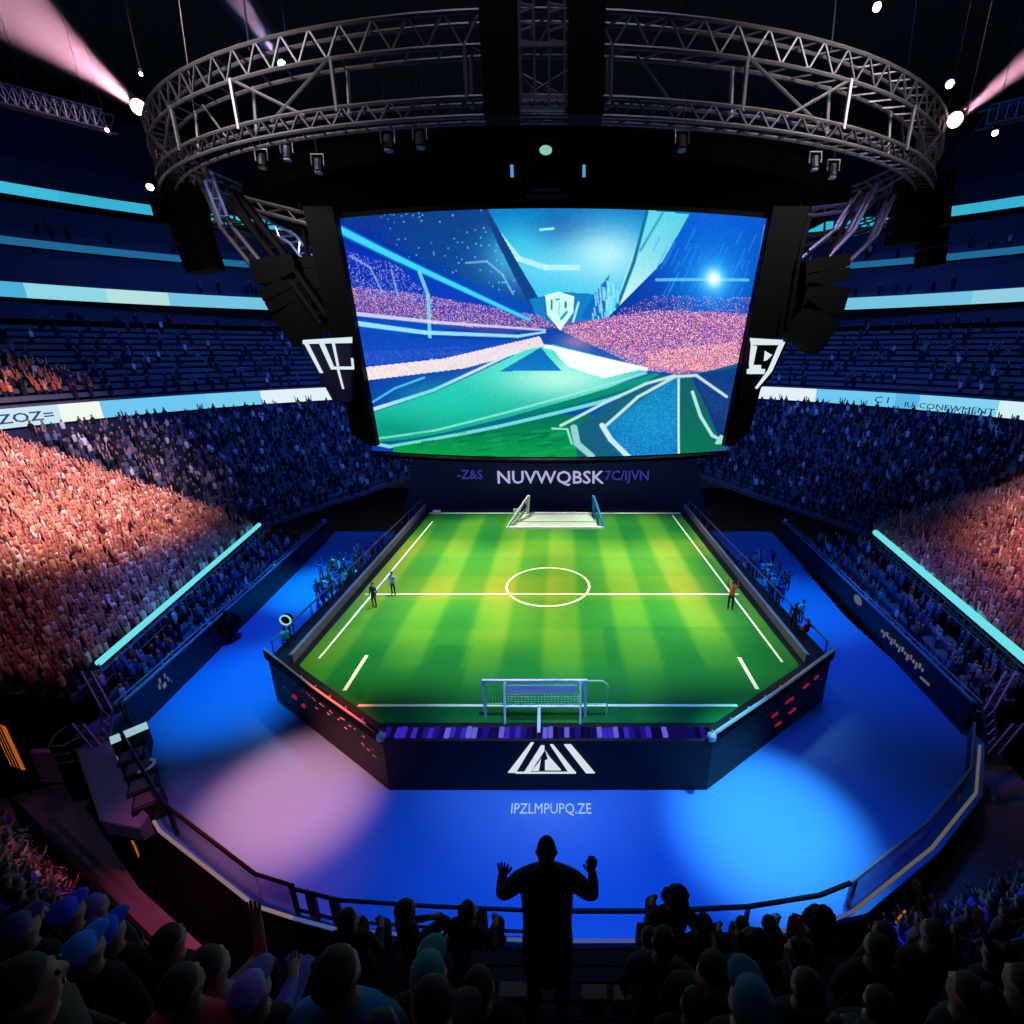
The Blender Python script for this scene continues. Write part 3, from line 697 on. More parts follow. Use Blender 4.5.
glow(645,410,26,(20,170,200),.35); fill([(674,362),(684,362),(700,400),(716,440),(680,455),(671,455)], (20,90,100), (10,110,80))
fill([(684,360),(745,350),(730,425),(716,440),(702,400)], (14,60,130), (20,50,110)); speck([(690,365),(735,370),(728,420),(706,400)], .2, [(40,90,160)], .6)
stroke([(572,414),(575,432),(588,446)], 3.2, (140,200,195)); stroke([(598,412),(606,428),(624,450)], 2.6, (190,225,225)); stroke([(560,412),(600,388),(640,368),(668,360)], 1.5, (180,220,220)); stroke([(602,412),(632,382),(668,361),(690,360),(722,384)], 1.6, (190,215,215))
stroke([(672,364),(671,452)], 1.1, (200,230,230)); stroke([(686,378),(694,405),(706,428),(722,438)], 1.8, (170,220,220)); fill([(714,428),(728,430),(722,440),(708,438)], (150,210,205))
stroke([(374,428),(376,438),(396,441)], 2, (130,210,200))
# crest
fill([(546,281),(558,278),(571,283),(571,296),(559,314),(548,300)], (190,240,240)); stroke([(546,282),(558,279),(571,283),(570,297),(559,313),(548,299),(546,282)], .9, (225,255,250))
stroke([(551,286),(551,294)], .8, (30,110,150)); stroke([(555,285),(558,285)], .6, (30,110,150)); stroke([(564,288),(564,292)], 1., (30,110,150)); stroke([(560,303),(565,297)], 1.2, (40,150,170)); stroke([(576,288),(571,306)], 1, (170,230,235)); stroke([(558,288),(558,300)], .6, (150,190,200))
IMG += rng.normal(0,1,(GH//2,GW//2,1)).repeat(2,0).repeat(2,1)*2.2
IMG = np.clip(IMG, 0, 255)/255.; IMGL = np.where(IMG <= .04045, IMG/12.92, ((IMG+.055)/1.055)**2.4)
# curved panel, convex towards the camera
SWT, SWB, SZ0, SZ1 = 7.95, 7.6, 14.72, 23.42
XC = .35
def scr(u, v, off=0.):
    hw = SWT+(SWB-SWT)*v; x = XC*(1-v*.6)+hw*(2*u-1); y = 19.0+1.35*(2*u-1)**2+off; return (x, y, SZ1+(SZ0-SZ1)*v)
scrn = thing('video_screen', 'giant curved video screen over the pitch showing a blue and green stadium picture', 'screen', (0,20,14.6))
gu = np.linspace(0,1,GW+1); gv = np.linspace(0,1,GH+1); Ug, Vg = np.meshgrid(gu, gv)
hw = SWT+(SWB-SWT)*Vg; cov = np.stack([XC*(1-Vg*.6)+hw*(2*Ug-1), 19.0+1.35*(2*Ug-1)**2-20, SZ1+(SZ0-SZ1)*Vg-14.6], -1).reshape(-1,3).astype(np.float32)
me = bpy.data.meshes.new('picture_panel'); me.vertices.add(len(cov)); me.vertices.foreach_set('co', cov.ravel())
ii = (np.arange(GH)[:,None]*(GW+1)+np.arange(GW)[None,:]).ravel(); q = np.stack([ii, ii+GW+1, ii+GW+2, ii+1], -1).astype(np.int32)
me.loops.add(q.size); me.loops.foreach_set('vertex_index', q.ravel()); me.polygons.add(len(q)); me.polygons.foreach_set('loop_start', np.arange(0,q.size,4,dtype=np.int32)); me.polygons.foreach_set('loop_total', np.full(len(q),4,dtype=np.int32)); me.update(calc_edges=True)
at_ = me.color_attributes.new('Col', 'FLOAT_COLOR', 'CORNER'); cc = np.ones((q.size,4), np.float32); cc[:,:3] = np.repeat(IMGL.reshape(-1,3), 4, axis=0); at_.data.foreach_set('color', cc.ravel())
me.materials.append(mat('screen_picture', emit=(255,255,255), es=1.15, attr=True)); o = bpy.data.objects.new('picture_panel', me); C.objects.link(o); o.parent = scrn; o['label'] = 'glowing picture'
s = MB(); K = 24   # cabinet behind the picture
for i in range(K):
    u0, u1 = i/K, (i+1)/K
    a = [scr(u0,-.02,.03), scr(u1,-.02,.03), scr(u1,1.03,.03), scr(u0,1.03,.03)]; b = [(p[0],22.2,p[2]) for p in a]
    s.add(a+b, [(0,3,2,1),(4,5,6,7),(0,1,5,4),(3,7,6,2),(0,4,7,3),(1,2,6,5)])
part(scrn, 'cabinet', s, BLACK)
s = MB().tube([scr(u,1.012,-.03) for u in np.linspace(0,1,25)], .07); part(scrn, 'bottom_trim', s, mat('barrier_black'))
for sx, w0, w1 in ((-1,1.05,1.0),(1,1.3,.95)):
    xt, xb = (-7.6, -7.05) if sx < 0 else (8.28, 7.45)
    s = MB(); z1, z0 = 23.7, 15.35
    P = [(xt,z1),(xt+sx*w0,z1),(xb+sx*w1,z0+.2),(xb+sx*.3,z0-.35),(xb,z0-.35)]
    V = [(x,19.85,z) for x, z in P]+[(x,22.2,z) for x, z in P]; s.add(V, [tuple(range(5))[::-1], tuple(range(5,10))]+[(i,(i+1) % 5,5+(i+1) % 5,5+i) for i in range(5)])
    part(scrn, 'side_column', s, BLACK)
s = MB()
for x in (-6,0,6): s.tube([(x,22,23.3),(x,24,25.2)], .12)
part(scrn, 'hanger', s, BLACK)
# small side displays
SW = mat('sign_white', emit=(225,240,245), es=.95)
def flat(s, P, Y, h=.05, m=None):
    Q = [at_y(px,py,Y) for px,py in P]; n = len(Q); s.add([(q.x,Y-h/2,q.z) for q in Q]+[(q.x,Y+h/2,q.z) for q in Q], [tuple(range(n)), tuple(range(n,2*n))[::-1]]+[(i,n+i,n+(i+1) % n,(i+1) % n) for i in range(n)])
t = thing('side_sign', 'small tapering sign with white slanted frame lines left of the big screen', 'sign', at_y(340,392,19.7))
s = MB(); flat(s, [(304,339),(352,336),(354,398),(336,398)], 19.75, .5); part(t, 'cabinet', s, NAVY)
s = MB()
for q in ([(303,337),(352,334),(352,340),(303,341)], [(304,340),(308,340),(323,370),(320,370)], [(319,340),(324,340),(334,364),(331,366)], [(331,363.5),(354,363.5),(354,366.5),(331,366.5)], [(332,340),(334.5,340),(339,363),(337,363)], [(351,355),(353,355),(354,364),(352,364)], [(337,366),(339,366),(344,386),(342.5,386)]): flat(s, q, 19.47)
part(t, 'lit_frame', s, SW, 'white lit lines')
t = thing('side_sign', 'small tapering sign with a thick white frame and arrow mark right of the big screen', 'sign', at_y(752,395,19.7))
s = MB(); flat(s, [(748,335),(786,338),(768,375),(745,398),(738,398)], 19.75, .5); part(t, 'cabinet', s, BLACK)
s = MB()
for q in ([(750,335),(783,337),(782,342),(751,342)], [(751,342),(757,343),(753,363),(749,363)], [(747,366),(765,366),(764,371),(747,371)], [(780,339),(785,339),(772,368),(757,386),(755,385),(768,367)], [(750,362),(761,362),(761,366),(749,366)], [(765,348),(772,352),(767,357),(764,358)]): flat(s, q, 19.47)
part(t, 'lit_frame', s, SW, 'white lit frame')

# hanging loudspeaker arrays
def line_array(pts, w, lab, Y, n, top):
    P = [at_y(px,py,Y) for px,py in pts]
    t = thing('line_array', lab, 'loudspeaker', P[0])
    for i in range(n):
        u = i/(n-1)*(len(P)-1); k = min(int(u), len(P)-2); p = P[k].lerp(P[k+1], u-k); d = (P[k+1]-P[k]).normalized(); ang = math.atan2(d.x, -d.z)
        R = Matrix.Rotation(-ang, 3, 'Y'); L = sum((b-a).length for a,b in zip(P,P[1:]))/(n-1)
        part(t, 'cabinet', MB().box(p, (w,.9,L*.96), R=R), mat('speaker_black', (6,6,9), .7, spec=.12))
    q = at_y(*top, Y); part(t, 'rigging', MB().beam(P[0], q, .12), BLACK)
line_array([(278,262),(285,285),(298,308),(312,328)], 1.7, 'black curved loudspeaker array hanging just left of the big screen', 21, 7, (225,180))
line_array([(308,262),(313,280),(322,300),(332,318)], 1.0, 'narrow black loudspeaker array between the left array and the screen', 21.4, 6, (300,200))
line_array([(186,190),(190,215),(196,240),(204,262)], 1.25, 'black loudspeaker array hanging from the left end of the ring truss', 24, 6, (188,150))
line_array([(166,188),(168,205),(171,216)], .8, 'short black loudspeaker at the far left end of the ring truss', 24, 3, (166,150))
line_array([(822,262),(822,290),(815,315),(800,335)], 1.7, 'black curved loudspeaker array hanging just right of the big screen', 21, 7, (862,190))
line_array([(796,268),(790,292),(784,318)], .9, 'narrow black loudspeaker array between the right array and the screen', 21.4, 5, (800,200))
line_array([(918,182),(914,205),(909,235)], 1.6, 'black loudspeaker array hanging from the right end of the ring truss', 24, 5, (915,150))
line_array([(938,180),(934,215),(930,255)], .8, 'slim black loudspeaker at the far right end of the ring truss', 24, 5, (934,150))
# raking braces between ring and screen
def brace(pts, Y0, Y1, r, m, lab, lac=True):
    P = [at_y(px,py,Y0+(Y1-Y0)*i/(len(pts)-1)) for i,(px,py) in enumerate(pts)]
    t = thing('raking_brace', lab, 'brace', P[-1]); w = Vector((.28,0,.28))
    s = MB().tube(P, r); s.tube([p+w for p in P], r); part(t, 'chord', s, m)
    if lac:
        s = MB()
        for a, b in zip(P, P[1:]):
            for k in range(5): s.tube([a.lerp(b,k/5)+(w if k % 2 else w*0), a.lerp(b,(k+1)/5)+(w*0 if k % 2 else w)], r*.6, 4)
        part(t, 'lacing', s, m)
VS = mat('violet_steel'); 
brace([(198,172),(222,225),(262,275)], 22, 21, .12, ALUD, 'thick lattice brace running from the left ring end to the left loudspeaker array')
brace([(232,200),(275,255),(322,322)], 21.5, 20.3, .16, BLACK, 'black brace slanting down beside the left edge of the screen')
brace([(236,202),(312,222)], 22, 21, .08, ALU, 'short level lattice arm left of the screen top')
brace([(238,212),(290,240),(312,268)], 22.4, 21.4, .06, mat('blue_steel'), 'thin bluish brace under the level arm on the left')
brace([(205,178),(222,222)], 21, 21, .07, mat('blue_steel'), 'short bluish brace at the left end of the ring')
brace([(868,190),(845,235),(812,270)], 22, 21, .1, VS, 'violet brace slanting from the right ring end toward the screen')
brace([(852,196),(830,232),(800,256)], 21.6, 20.8, .07, VS, 'slim violet brace, innermost of the right group')
brace([(886,200),(868,240),(835,272)], 22.5, 21.5, .09, VS, 'violet brace, outermost of the right group')
brace([(802,214),(862,206)], 21, 22, .07, VS, 'level violet arm at the top right of the screen')
brace([(800,222),(790,262),(778,335)], 20.6, 20.4, .14, BLACK, 'black brace slanting down beside the right edge of the screen')

# ------------------------------------------------------------------ roof trusses and beam lights
def roof_truss(A, B, n, lab):
    t = thing('roof_truss', lab, 'truss', ((A.x+B.x)/2,(A.y+B.y)/2,min(A.z,B.z)))
    offs = [Vector((0,0,0)),Vector((0,0,.9)),Vector((0,.8,0)),Vector((0,.8,.9))]; s = MB()
    for o_ in offs: s.tube([A+o_, B+o_], .06)
    part(t, 'chord', s, ALUD); s = MB()
    for k in range(n):
        a, b = A.lerp(B,k/n), A.lerp(B,(k+1)/n); s.tube([a, b+offs[1]], .04, 4); s.tube([a+offs[1], b], .04, 4); s.tube([a, a+offs[1]], .04, 4); s.tube([a+offs[2], b+offs[3]], .04, 4)
    part(t, 'lacing', s, ALUD)
    s = MB()
    for k in (.1,.5,.9): a = A.lerp(B,k)+offs[1]; s.tube([a, (a.x,a.y,45.9)], .03, 4)
    part(t, 'cable', s, BLACK)
roof_truss(at_y(-60,84,30), at_y(106,126,33), 16, 'grey roof truss at the upper left edge ending near the bright beam')
roof_truss(at_y(986,122,33), at_y(1090,98,30), 10, 'grey roof truss at the right edge beside the bright beam')
def haze(dens):
    m = bpy.data.materials.new('haze'); m.use_nodes = True; nt = m.node_tree; nt.nodes.clear()
    o = nt.nodes.new('ShaderNodeOutputMaterial'); v = nt.nodes.new('ShaderNodeVolumeScatter'); v.inputs['Density'].default_value = dens; v.inputs['Color'].default_value = (1,.86,.92,1); v.inputs['Anisotropy'].default_value = .0
    nt.links.new(v.outputs[0], o.inputs['Volume']); return m
HAZE = haze(.045)
def beam_light(p, q, ang, power, lab, r0=.22, col=(.95,.5,.68), head=True):
    d = (q-p).normalized(); L = (q-p).length
    t = thing('moving_head_light', lab, 'stage light', p); R = d.to_track_quat('Z','Y').to_matrix()
    def tr(v): return p+R @ Vector(v)
    part(t, 'body', MB().tube([tr((0,0,-.75)),tr((0,0,-.5)),tr((0,0,-.12)),tr((0,0,-.1))], .3, 12, rs=[.2,.34,.34,.3]), BLACK)
    part(t, 'yoke', MB().tube([tr((-.42,0,-.3)),tr((-.42,0,-.95)),tr((.42,0,-.95)),tr((.42,0,-.3))], .05, 5), BLACK)
    part(t, 'lens', MB().ball(tr((0,0,-.1)), .27, 12, 8, sc=(1,1,1)), mat('lens_glow', emit=(255,228,232), es=6), 'glaring white lens')
    part(t, 'cable', MB().tube([tr((0,0,-.95)), (tr((0,0,-.95)).x,tr((0,0,-.95)).y,45.9)], .02, 4), BLACK)
    e = math.tan(ang)*L+r0
    part(t, 'hazy_beam', MB().tube([tr((0,0,.28)), tr((0,0,L))], 1, 24, rs=[r0+.06, e*1.05]), HAZE)
    light('SPOT', tr((0,0,.2)), q, power*5, col, size=.12, angle=math.degrees(2*math.atan(e/L)), blend=.45)
beam_light(at_y(137,103,23), at_y(-85,-75,15.5), .17, 4500, 'glaring moving-head light throwing a wide pink beam to the upper left corner')
beam_light(at_y(956,116,23), at_y(1072,22,17), .05, 9000, 'glaring moving-head light throwing a narrow pink beam to the upper right edge', r0=.16)
beam_light(at_y(281,60,40), at_y(200,-60,36), .09, 1500, 'stage light behind the ring truss with a faint violet beam at the top', r0=.7, col=(.8,.55,.85))
def dot_lamp(px, py, Y, r, lab):
    r *= .62
    p = at_y(px,py,Y); t = thing('ceiling_lamp', lab, 'lamp', p)
    part(t, 'bulb', MB().ball(p, r, 10, 8), mat('lens_glow')); part(t, 'housing', MB().tube([p+Vector((0,0,r*.7)), p+Vector((0,0,r*2.2))], r*1.1, 8), BLACK)
    part(t, 'cable', MB().tube([p+Vector((0,0,r*2.2)), (p.x,p.y,45.9)], .009, 4), BLACK)
dot_lamp(950,81,30,.3,'small bright white lamp above the right end of the ring truss'); dot_lamp(995,130,30,.22,'small bright lamp at the end of the right roof truss'); dot_lamp(951,182,25,.2,'small bright lamp beside the right end of the ring truss')
dot_lamp(877,4,26,.26,'small bright pinkish lamp at the top edge right of the middle'); dot_lamp(107,127,32,.16,'small lamp at the end of the left roof truss'); dot_lamp(141,71,30,.14,'small dim lamp above the left pink beam'); dot_lamp(150,184,22,.2,'small white lamp under the left end of the ring truss')

# ------------------------------------------------------------------ near railing of the stage
EDGE = [(-21,18.3),(-15.9,14.5),(-10.3,11.7),(-8.7,11.3)]
EDGE2 = [(-8.7,11.3),(-7,10.95),(-3.5,10.75),(.2,10.62)]
EDGE3 = [(.9,10.62),(4,10.62),(7,10.75),(9.6,11.1),(10.9,11.5)]
EDGE4 = [(10.9,11.5),(15.4,13.8),(19.2,16.3),(21.6,19.0)]
def rail_run(E, h, lab, posts, r=.07, m=RAILB, edge_m=None, mid=False):
    c = E[len(E)//2]; t = thing('guard_rail', lab, 'railing', (c[0],c[1],0)); k = .975
    part(t, 'top_rail', MB().tube([(x*k,y+.12,h) for x, y in E], r), m)
    if mid: part(t, 'lower_rail', MB().tube([(x*k,y+.12,.3) for x, y in E], r*.8), m)
    for u in posts:
        q = u*(len(E)-1); i = min(int(q), len(E)-2); p = Vector(E[i]).lerp(Vector(E[i+1]), q-i); w = .12 if len(posts) < 4 else .3
        part(t, 'post', MB().box((p.x*k,p.y+.12,h/2), (w,.12,h)), m)
    if edge_m: part(t, 'edge_strip', MB().tube([(x,y+.03,.03) for x, y in E], .06), edge_m, 'pale lit edge line')
    return t
WARM_E = mat('edge_light', emit=(150,120,125), es=.8); COOL_E = mat('edge_light_cool', emit=(80,95,150), es=.8); DIM_E = mat('edge_dim', emit=(120,110,110), es=.6)
g1 = rail_run(EDGE, 1.5, 'black guard rail with a clear panel on the left near edge of the blue floor', (.02,.36,.98), edge_m=WARM_E)
g2 = rail_run(EDGE2, 1.35, 'black guard rail with broad posts behind the seated silhouettes left of the standing man', (0.12,.3,.55,.8), edge_m=COOL_E, mid=True)
g3 = rail_run(EDGE3, 1.35, 'black guard rail on the near floor edge just right of the standing man', (0.0,.5), r=.085, edge_m=COOL_E)
g4 = rail_run(EDGE4, 1.35, 'guard rail with a pale lit top line at the lower right of the blue floor', (0.02,.6,.99), m=STEEL, edge_m=DIM_E)
gm = bpy.data.materials.new('clear_panel'); gm.use_nodes = True; nt = gm.node_tree; nt.nodes.clear()
o_ = nt.nodes.new('ShaderNodeOutputMaterial'); mx = nt.nodes.new('ShaderNodeMixShader'); tr_ = nt.nodes.new('ShaderNodeBsdfTransparent'); gl = nt.nodes.new('ShaderNodeBsdfGlossy')
tr_.inputs[0].default_value = (.62,.55,.66,1); gl.inputs['Roughness'].default_value = .15; mx.inputs[0].default_value = .08
nt.links.new(tr_.outputs[0], mx.inputs[1]); nt.links.new(gl.outputs[0], mx.inputs[2]); nt.links.new(mx.outputs[0], o_.inputs[0])
for g_, E_ in ((g1, EDGE[1:]), (g4, EDGE4)):
    for a, b in zip(E_, E_[1:]):
        a = Vector((a[0]*.975,a[1]+.12,0)); b = Vector((b[0]*.975,b[1]+.12,0)); s = MB().beam((a.x,a.y,.72),(b.x,b.y,.72), .03, 1.3)
        part(g_, 'clear_panel', s, gm, 'clear panel')
# slanting grey ledge on the left stage corner and small desks of gear
t = thing('corner_ledge', 'grey-blue slanting ledge wrapping the left corner of the stage beside the dark gear', 'ledge', (-21.5,17.5,0))
s = MB(); Lp = [(-23.6,20.6),(-23.6,19.0),(-18.2,14.6),(-16.4,14.3)]; Li = [(-22.3,20.6),(-22.3,19.4),(-17.4,15.3),(-16.2,14.6)]
for i in range(3): a, b, c, d = Lp[i], Lp[i+1], Li[i+1], Li[i]; s.add([(*a,.5),(*b,.5),(*c,.8),(*d,.8),(*a,-.2),(*b,-.2),(*c,-.2),(*d,-.2)], [(3,2,1,0),(0,1,5,4),(2,3,7,6),(4,5,6,7),(0,4,7,3),(1,2,6,5)])
part(t, 'panel', s, mat('ledge_panel', (96,100,150), .5, noise=.15, nscale=1.2)); s = MB().tube([(x,y,.52) for x, y in Lp], .06); part(t, 'edge_trim', s, STEEL)
def gear(x, y, z, kind, lab, cat, col=(200,220,240), k=1.):
    t = thing(kind, lab, cat, (x,y,z)); return t
t = gear(-20.3,18.6,0,'stage_monitor','white-topped dark stage loudspeaker lying on the left corner of the blue floor','loudspeaker')
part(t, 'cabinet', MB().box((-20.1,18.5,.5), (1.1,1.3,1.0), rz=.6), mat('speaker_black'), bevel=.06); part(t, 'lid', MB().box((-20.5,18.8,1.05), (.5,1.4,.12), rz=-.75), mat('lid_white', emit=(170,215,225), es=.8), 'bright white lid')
for i, (x, y) in enumerate([(-19.4,17.6),(-18.5,16.9),(-17.6,16.0),(-16.8,15.3)]):
    t = gear(x,y,0,'equipment_case',['dark equipment case nearest the white-topped loudspeaker on the left corner','dark case with a pale round cover, second along the left corner','dark equipment case, third along the left corner row','dark equipment case at the near end of the left corner row by the guard rail'][i],'case')
    part(t, 'body', MB().box((x,y,.45), (1.0,.9,.9), rz=.6), mat('case_black', (16,17,26), .5), bevel=.05); part(t, 'cover', MB().box((x,y,.93), (.8,.7,.06), rz=.6), mat('case_cover', (70,72,100), .5))
    if i == 1: part(t, 'cable_coil', MB().tube([(x+.3+.35*math.cos(a),y+.35*math.sin(a),1.0) for a in np.linspace(-1.6,1.6,9)], .07), WHITE, 'pale curved cable coil')
# far-left black wedge loudspeaker on the barrier and stage sides
p = Vector((-22.0,28.4,1.4)); t = thing('barrier_speaker', 'round black loudspeaker hung on the left barrier above the blue floor', 'loudspeaker', p)
part(t, 'body', MB().ball((-21.75,28.4,1.2), .75, 12, 8, sc=(.7,1,1)), mat('speaker_black'), smooth=True); part(t, 'bracket', MB().box((-22.05,28.4,1.9), (.4,.2,.5)), BLACK)
# follow-spot head and camera on the deck corners
t = thing('round_lamp', 'black round lamp with a bright rim standing on the left corner of the podium', 'lamp', (-15.2,24.3,2.8))
part(t, 'head', MB().tube([(-15.2,24.4,4.1),(-15.2,24.15,4.1)], .3, 16), BLACK); part(t, 'rim', MB().tube([(-15.2+.3*math.cos(a),24.13,4.1+.3*math.sin(a)) for a in np.linspace(0,2*PI,17)[:-1]], .05, 5, closed=True), mat('rim_led', emit=(150,225,235), es=.9), 'bright rim')
part(t, 'stand', MB().tube([(-15.2,24.3,2.8),(-15.2,24.3,3.75)], .06), ALUD)

s = MB(); SK = [(-21.4,20.6),(-21,18.3),(-15.9,14.5),(-10.3,11.7),(-7,10.9)]; SO = [(-23.4,20.4),(-22.6,17.6),(-16.9,13.9),(-11.1,11.0),(-7.3,10.3)]
for i in range(4): s.add([(*SO[i],-2.39),(*SO[i+1],-2.39),(*SK[i+1],-.1),(*SK[i],-.1)], [(0,1,2,3)])
struct('wall_skirt', s, CLOTH, 'black sloping drape below the left near edge of the stage floor')
# doorways with warm light, tunnel wall
ORANGE = mat('warm_doorway', emit=(190,100,25), es=.75)
def doorway(c, w, h, rz, lab, m=ORANGE):
    t = thing('lit_doorway', lab, 'doorway', c, rz)
    MB().box((0,0,h/2), (w,.06,h)).build('glowing_opening', m, t)['label'] = 'orange lit opening'
    MB().box((0,.14,h/2), (w+.3,.2,h+.3)).build('surround', BLACK, t)
    s = MB()
    for k in (-.25,.0,.25): s.box((k*w,-.05,h/2), (.05,.04,h))
    s.build('bar', BLACK, t)
doorway((-17.45,14.75,-2.3), .5, 1.3, -.64, 'small orange lit opening low in the black wall on the left')
doorway((12.9,11.75,-1.9), .6, 1.4, .55, 'small orange lit opening in the black wall on the lower right')
doorway((-26.0,18.3,-.6), 1.0, 2.6, -.3, 'tall orange lit doorway at the far left edge')
s = MB().box((-24.9,18.7,-.9), (1.3,.25,1.9)); struct('wall_tunnel', s, mat('tunnel_wall', (150,110,140), .8), 'short pinkish wall at the end of the left walkway')
# curved dark steps between walkway and the left side stand
t = thing('curved_counter', 'dark curved counter with pale edge lines between the walkway and the left stand', 'counter', (-23.5,18.6,-2.4))
s = MB(); arcP = [(-24.0,19.4),(-23.9,18.6),(-23.5,18.05),(-22.9,18.1),(-22.5,18.9)]
for i in range(4): a, b = arcP[i], arcP[i+1]; s.beam((*a,-.6),(*b,-.6), .25, 3.4)
part(t, 'body', s, BLACK); s = MB()
for z in (1.1,.6,.1): s.tube([(x*.999,y-.16,z) for x, y in arcP], .045)
part(t, 'edge_line', s, STEEL)

# ------------------------------------------------------------------ people
def skin_body(J, E, root=0, sub=1):
    """one continuous body grown from joints: J = [(x,y,z,r)], E = edges"""
    me = bpy.data.meshes.new('body'); me.from_pydata([j[:3] for j in J], E, []); o = bpy.data.objects.new('body', me); C.objects.link(o)
    o.modifiers.new('skin', 'SKIN'); sv = me.skin_vertices[0].data
    for i, j in enumerate(J): r = j[3]; sv[i].radius = (r, r) if not isinstance(r, tuple) else r; sv[i].use_root = (i == root)
    m = o.modifiers.new('sub', 'SUBSURF'); m.levels = sub; m.render_levels = sub
    dg = bpy.context.evaluated_depsgraph_get(); out = bpy.data.meshes.new_from_object(o.evaluated_get(dg))
    bpy.data.objects.remove(o); bpy.data.meshes.remove(me)
    for p in out.polygons: p.use_smooth = True
    return out
def shirt_mat(name, col): return mat('shirt_'+name, col, .8, noise=.15, nscale=8)
def figure(pose, scale=1.):
    """returns (mesh, head_centre). Faces +Y. Materials: 0 clothing, 1 skin, 2 trousers"""
    st = 0. if pose != 'sit' else -.42
    J = []; E = []
    def add(p, r, par=None):
        J.append((p[0], p[1], p[2], r)); 
        if par is not None: E.append((par, len(J)-1))
        return len(J)-1
    hip = add((0,0,.95+st), (.15,.11)); waist = add((0,0,1.12+st), (.135,.10), hip); chest = add((0,.0,1.32+st), (.17,.11), waist); up_ = add((0,-.01,1.43+st), (.11,.085), chest)
    neck = add((0,.0,1.51+st), .052, up_); jaw = add((0,.02,1.585+st), (.066,.078), neck); head = add((0,.01,1.66+st), (.072,.085), jaw); top = add((0,.0,1.725+st), (.056,.068), head)
    nose = add((0,.115,1.635+st), .014, head)
    for sx in (-1,1):
        add((sx*.088,.0,1.64+st), .014, head)
        sh = add((sx*.185,-.01,1.415+st), .062, up_)
        if pose == 'cheer': el = add((sx*.30,.06,1.62+st), .043, sh); wr = add((sx*.26,.08,1.86+st), .030, el); ha = add((sx*.25,.09,1.96+st), (.038,.02), wr)
        elif pose == 'phone' and sx > 0: el = add((sx*.24,.16,1.30+st), .043, sh); wr = add((sx*.14,.34,1.50+st), .030, el); ha = add((sx*.12,.37,1.59+st), (.036,.02), wr)
        elif pose == 'sit': el = add((sx*.23,.04,1.15+st), .043, sh); wr = add((sx*.16,.27,1.07+st), .030, el); ha = add((sx*.12,.35,1.06+st), (.036,.022), wr)
        else: el = add((sx*.25,-.02,1.15+st), .043, sh); wr = add((sx*.24,.08,.92+st), .030, el); ha = add((sx*.235,.11,.83+st), (.024,.036), wr)
        for k in range(4):
            q = J[ha]; w_ = J[wr]; d = Vector((q[0]-w_[0],q[1]-w_[1],q[2]-w_[2])).normalized(); sd = Vector((sx*1.,0,0)) if pose != 'stand' else Vector((0,1,0))
            b = Vector(q[:3])+d*.015+sd*(.022*(k-1.5)); add(b, .0095, ha); add(b+d*(.05+.012*(1-abs(k-1.5))), .008, len(J)-1)
        tb = Vector(J[ha][:3])-Vector((sx*.035,0,0)); add(tb, .011, ha); add(tb+Vector((-sx*.02,.01,.03)), .009, len(J)-1)
        if pose == 'sit': l1 = add((sx*.10,.05,.50), .088, hip); kn = add((sx*.12,.45,.50), .06, l1); an = add((sx*.12,.42,.10), .042, kn); add((sx*.12,.54,.045), .04, an)
        else: l1 = add((sx*.10,0,.84), .088, hip); kn = add((sx*.115,.03,.48), .06, l1); an = add((sx*.12,-.01,.10), .042, kn); add((sx*.12,.12,.045), .04, an)
    me = skin_body(J, E, 0)
    me.materials.append(None); me.materials.append(SKIN); me.materials.append(mat('trousers', (24,24,34), .8))
    for p in me.polygons:
        c = p.center; z = c.z-st; hands = [Vector((j[0],j[1],j[2])) for j in (J[i] for i in range(len(J))) ]
        if z > 1.50 and abs(c.x) < .12: p.material_index = 1
        elif z < .93 and not (abs(c.x) > .2) and not (pose == 'sit' and False): p.material_index = 2
        else: p.material_index = 0
        if abs(c.x) > .1:
            if pose == 'cheer' and z > 1.84: p.material_index = 1
            elif pose == 'phone' and c.x > 0 and c.y > .31: p.material_index = 1
            elif pose == 'sit' and c.y > .27 and z > .98: p.material_index = 1
            elif z < .90 and abs(c.x) > .2: p.material_index = 1
        if p.center.z < .09: p.material_index = 2
    # eyes and mouth pressed into the same mesh
    zc = 1.655+st; hv = Vector((0,.0,zc))
    return me, hv
def hair_mesh(hc, style):
    s = MB(); c = hc+Vector((0,-.012,.035))
    s.ball(c, .09, 14, 10, sc=(.9,1.05,1.))
    s.v = [v if not (v[1] > hc.y+.05 and v[2] < hc.z+.05) else (v[0]*.9, hc.y+.05, max(v[2], hc.z-.02)) for v in s.v]
    if style == 'curly':
        r_ = random.Random(4)
        for k in range(26): a, e = r_.uniform(0,2*PI), r_.uniform(-.2,1.5); s.ball(c+Vector((.10*math.cos(a)*math.cos(e), -abs(.10*math.sin(a)*math.cos(e))*.9, .11*math.sin(e))), .045, 6, 4)
    if style == 'long': s.ball(c+Vector((0,-.055,-.13)), .1, 10, 7, sc=(.9,.6,1.5))
    if style == 'bun': s.ball(c+Vector((0,-.06,.11)), .05, 8, 6)
    if style == 'cap': s.ball(c+Vector((0,.09,.0)), .075, 10, 4, sc=(1,1.1,.18))
    return s
FIG = {k: figure(k) for k in ('sit','stand','cheer','phone')}
HM = {}
def hair_data(pose, style, colname, col):
    k = (pose, style)
    if k not in HM:
        o = hair_mesh(FIG[pose][1], style).build('hair', HAIR, smooth=True); HM[k] = o.data; bpy.data.objects.remove(o)
    return HM[k]
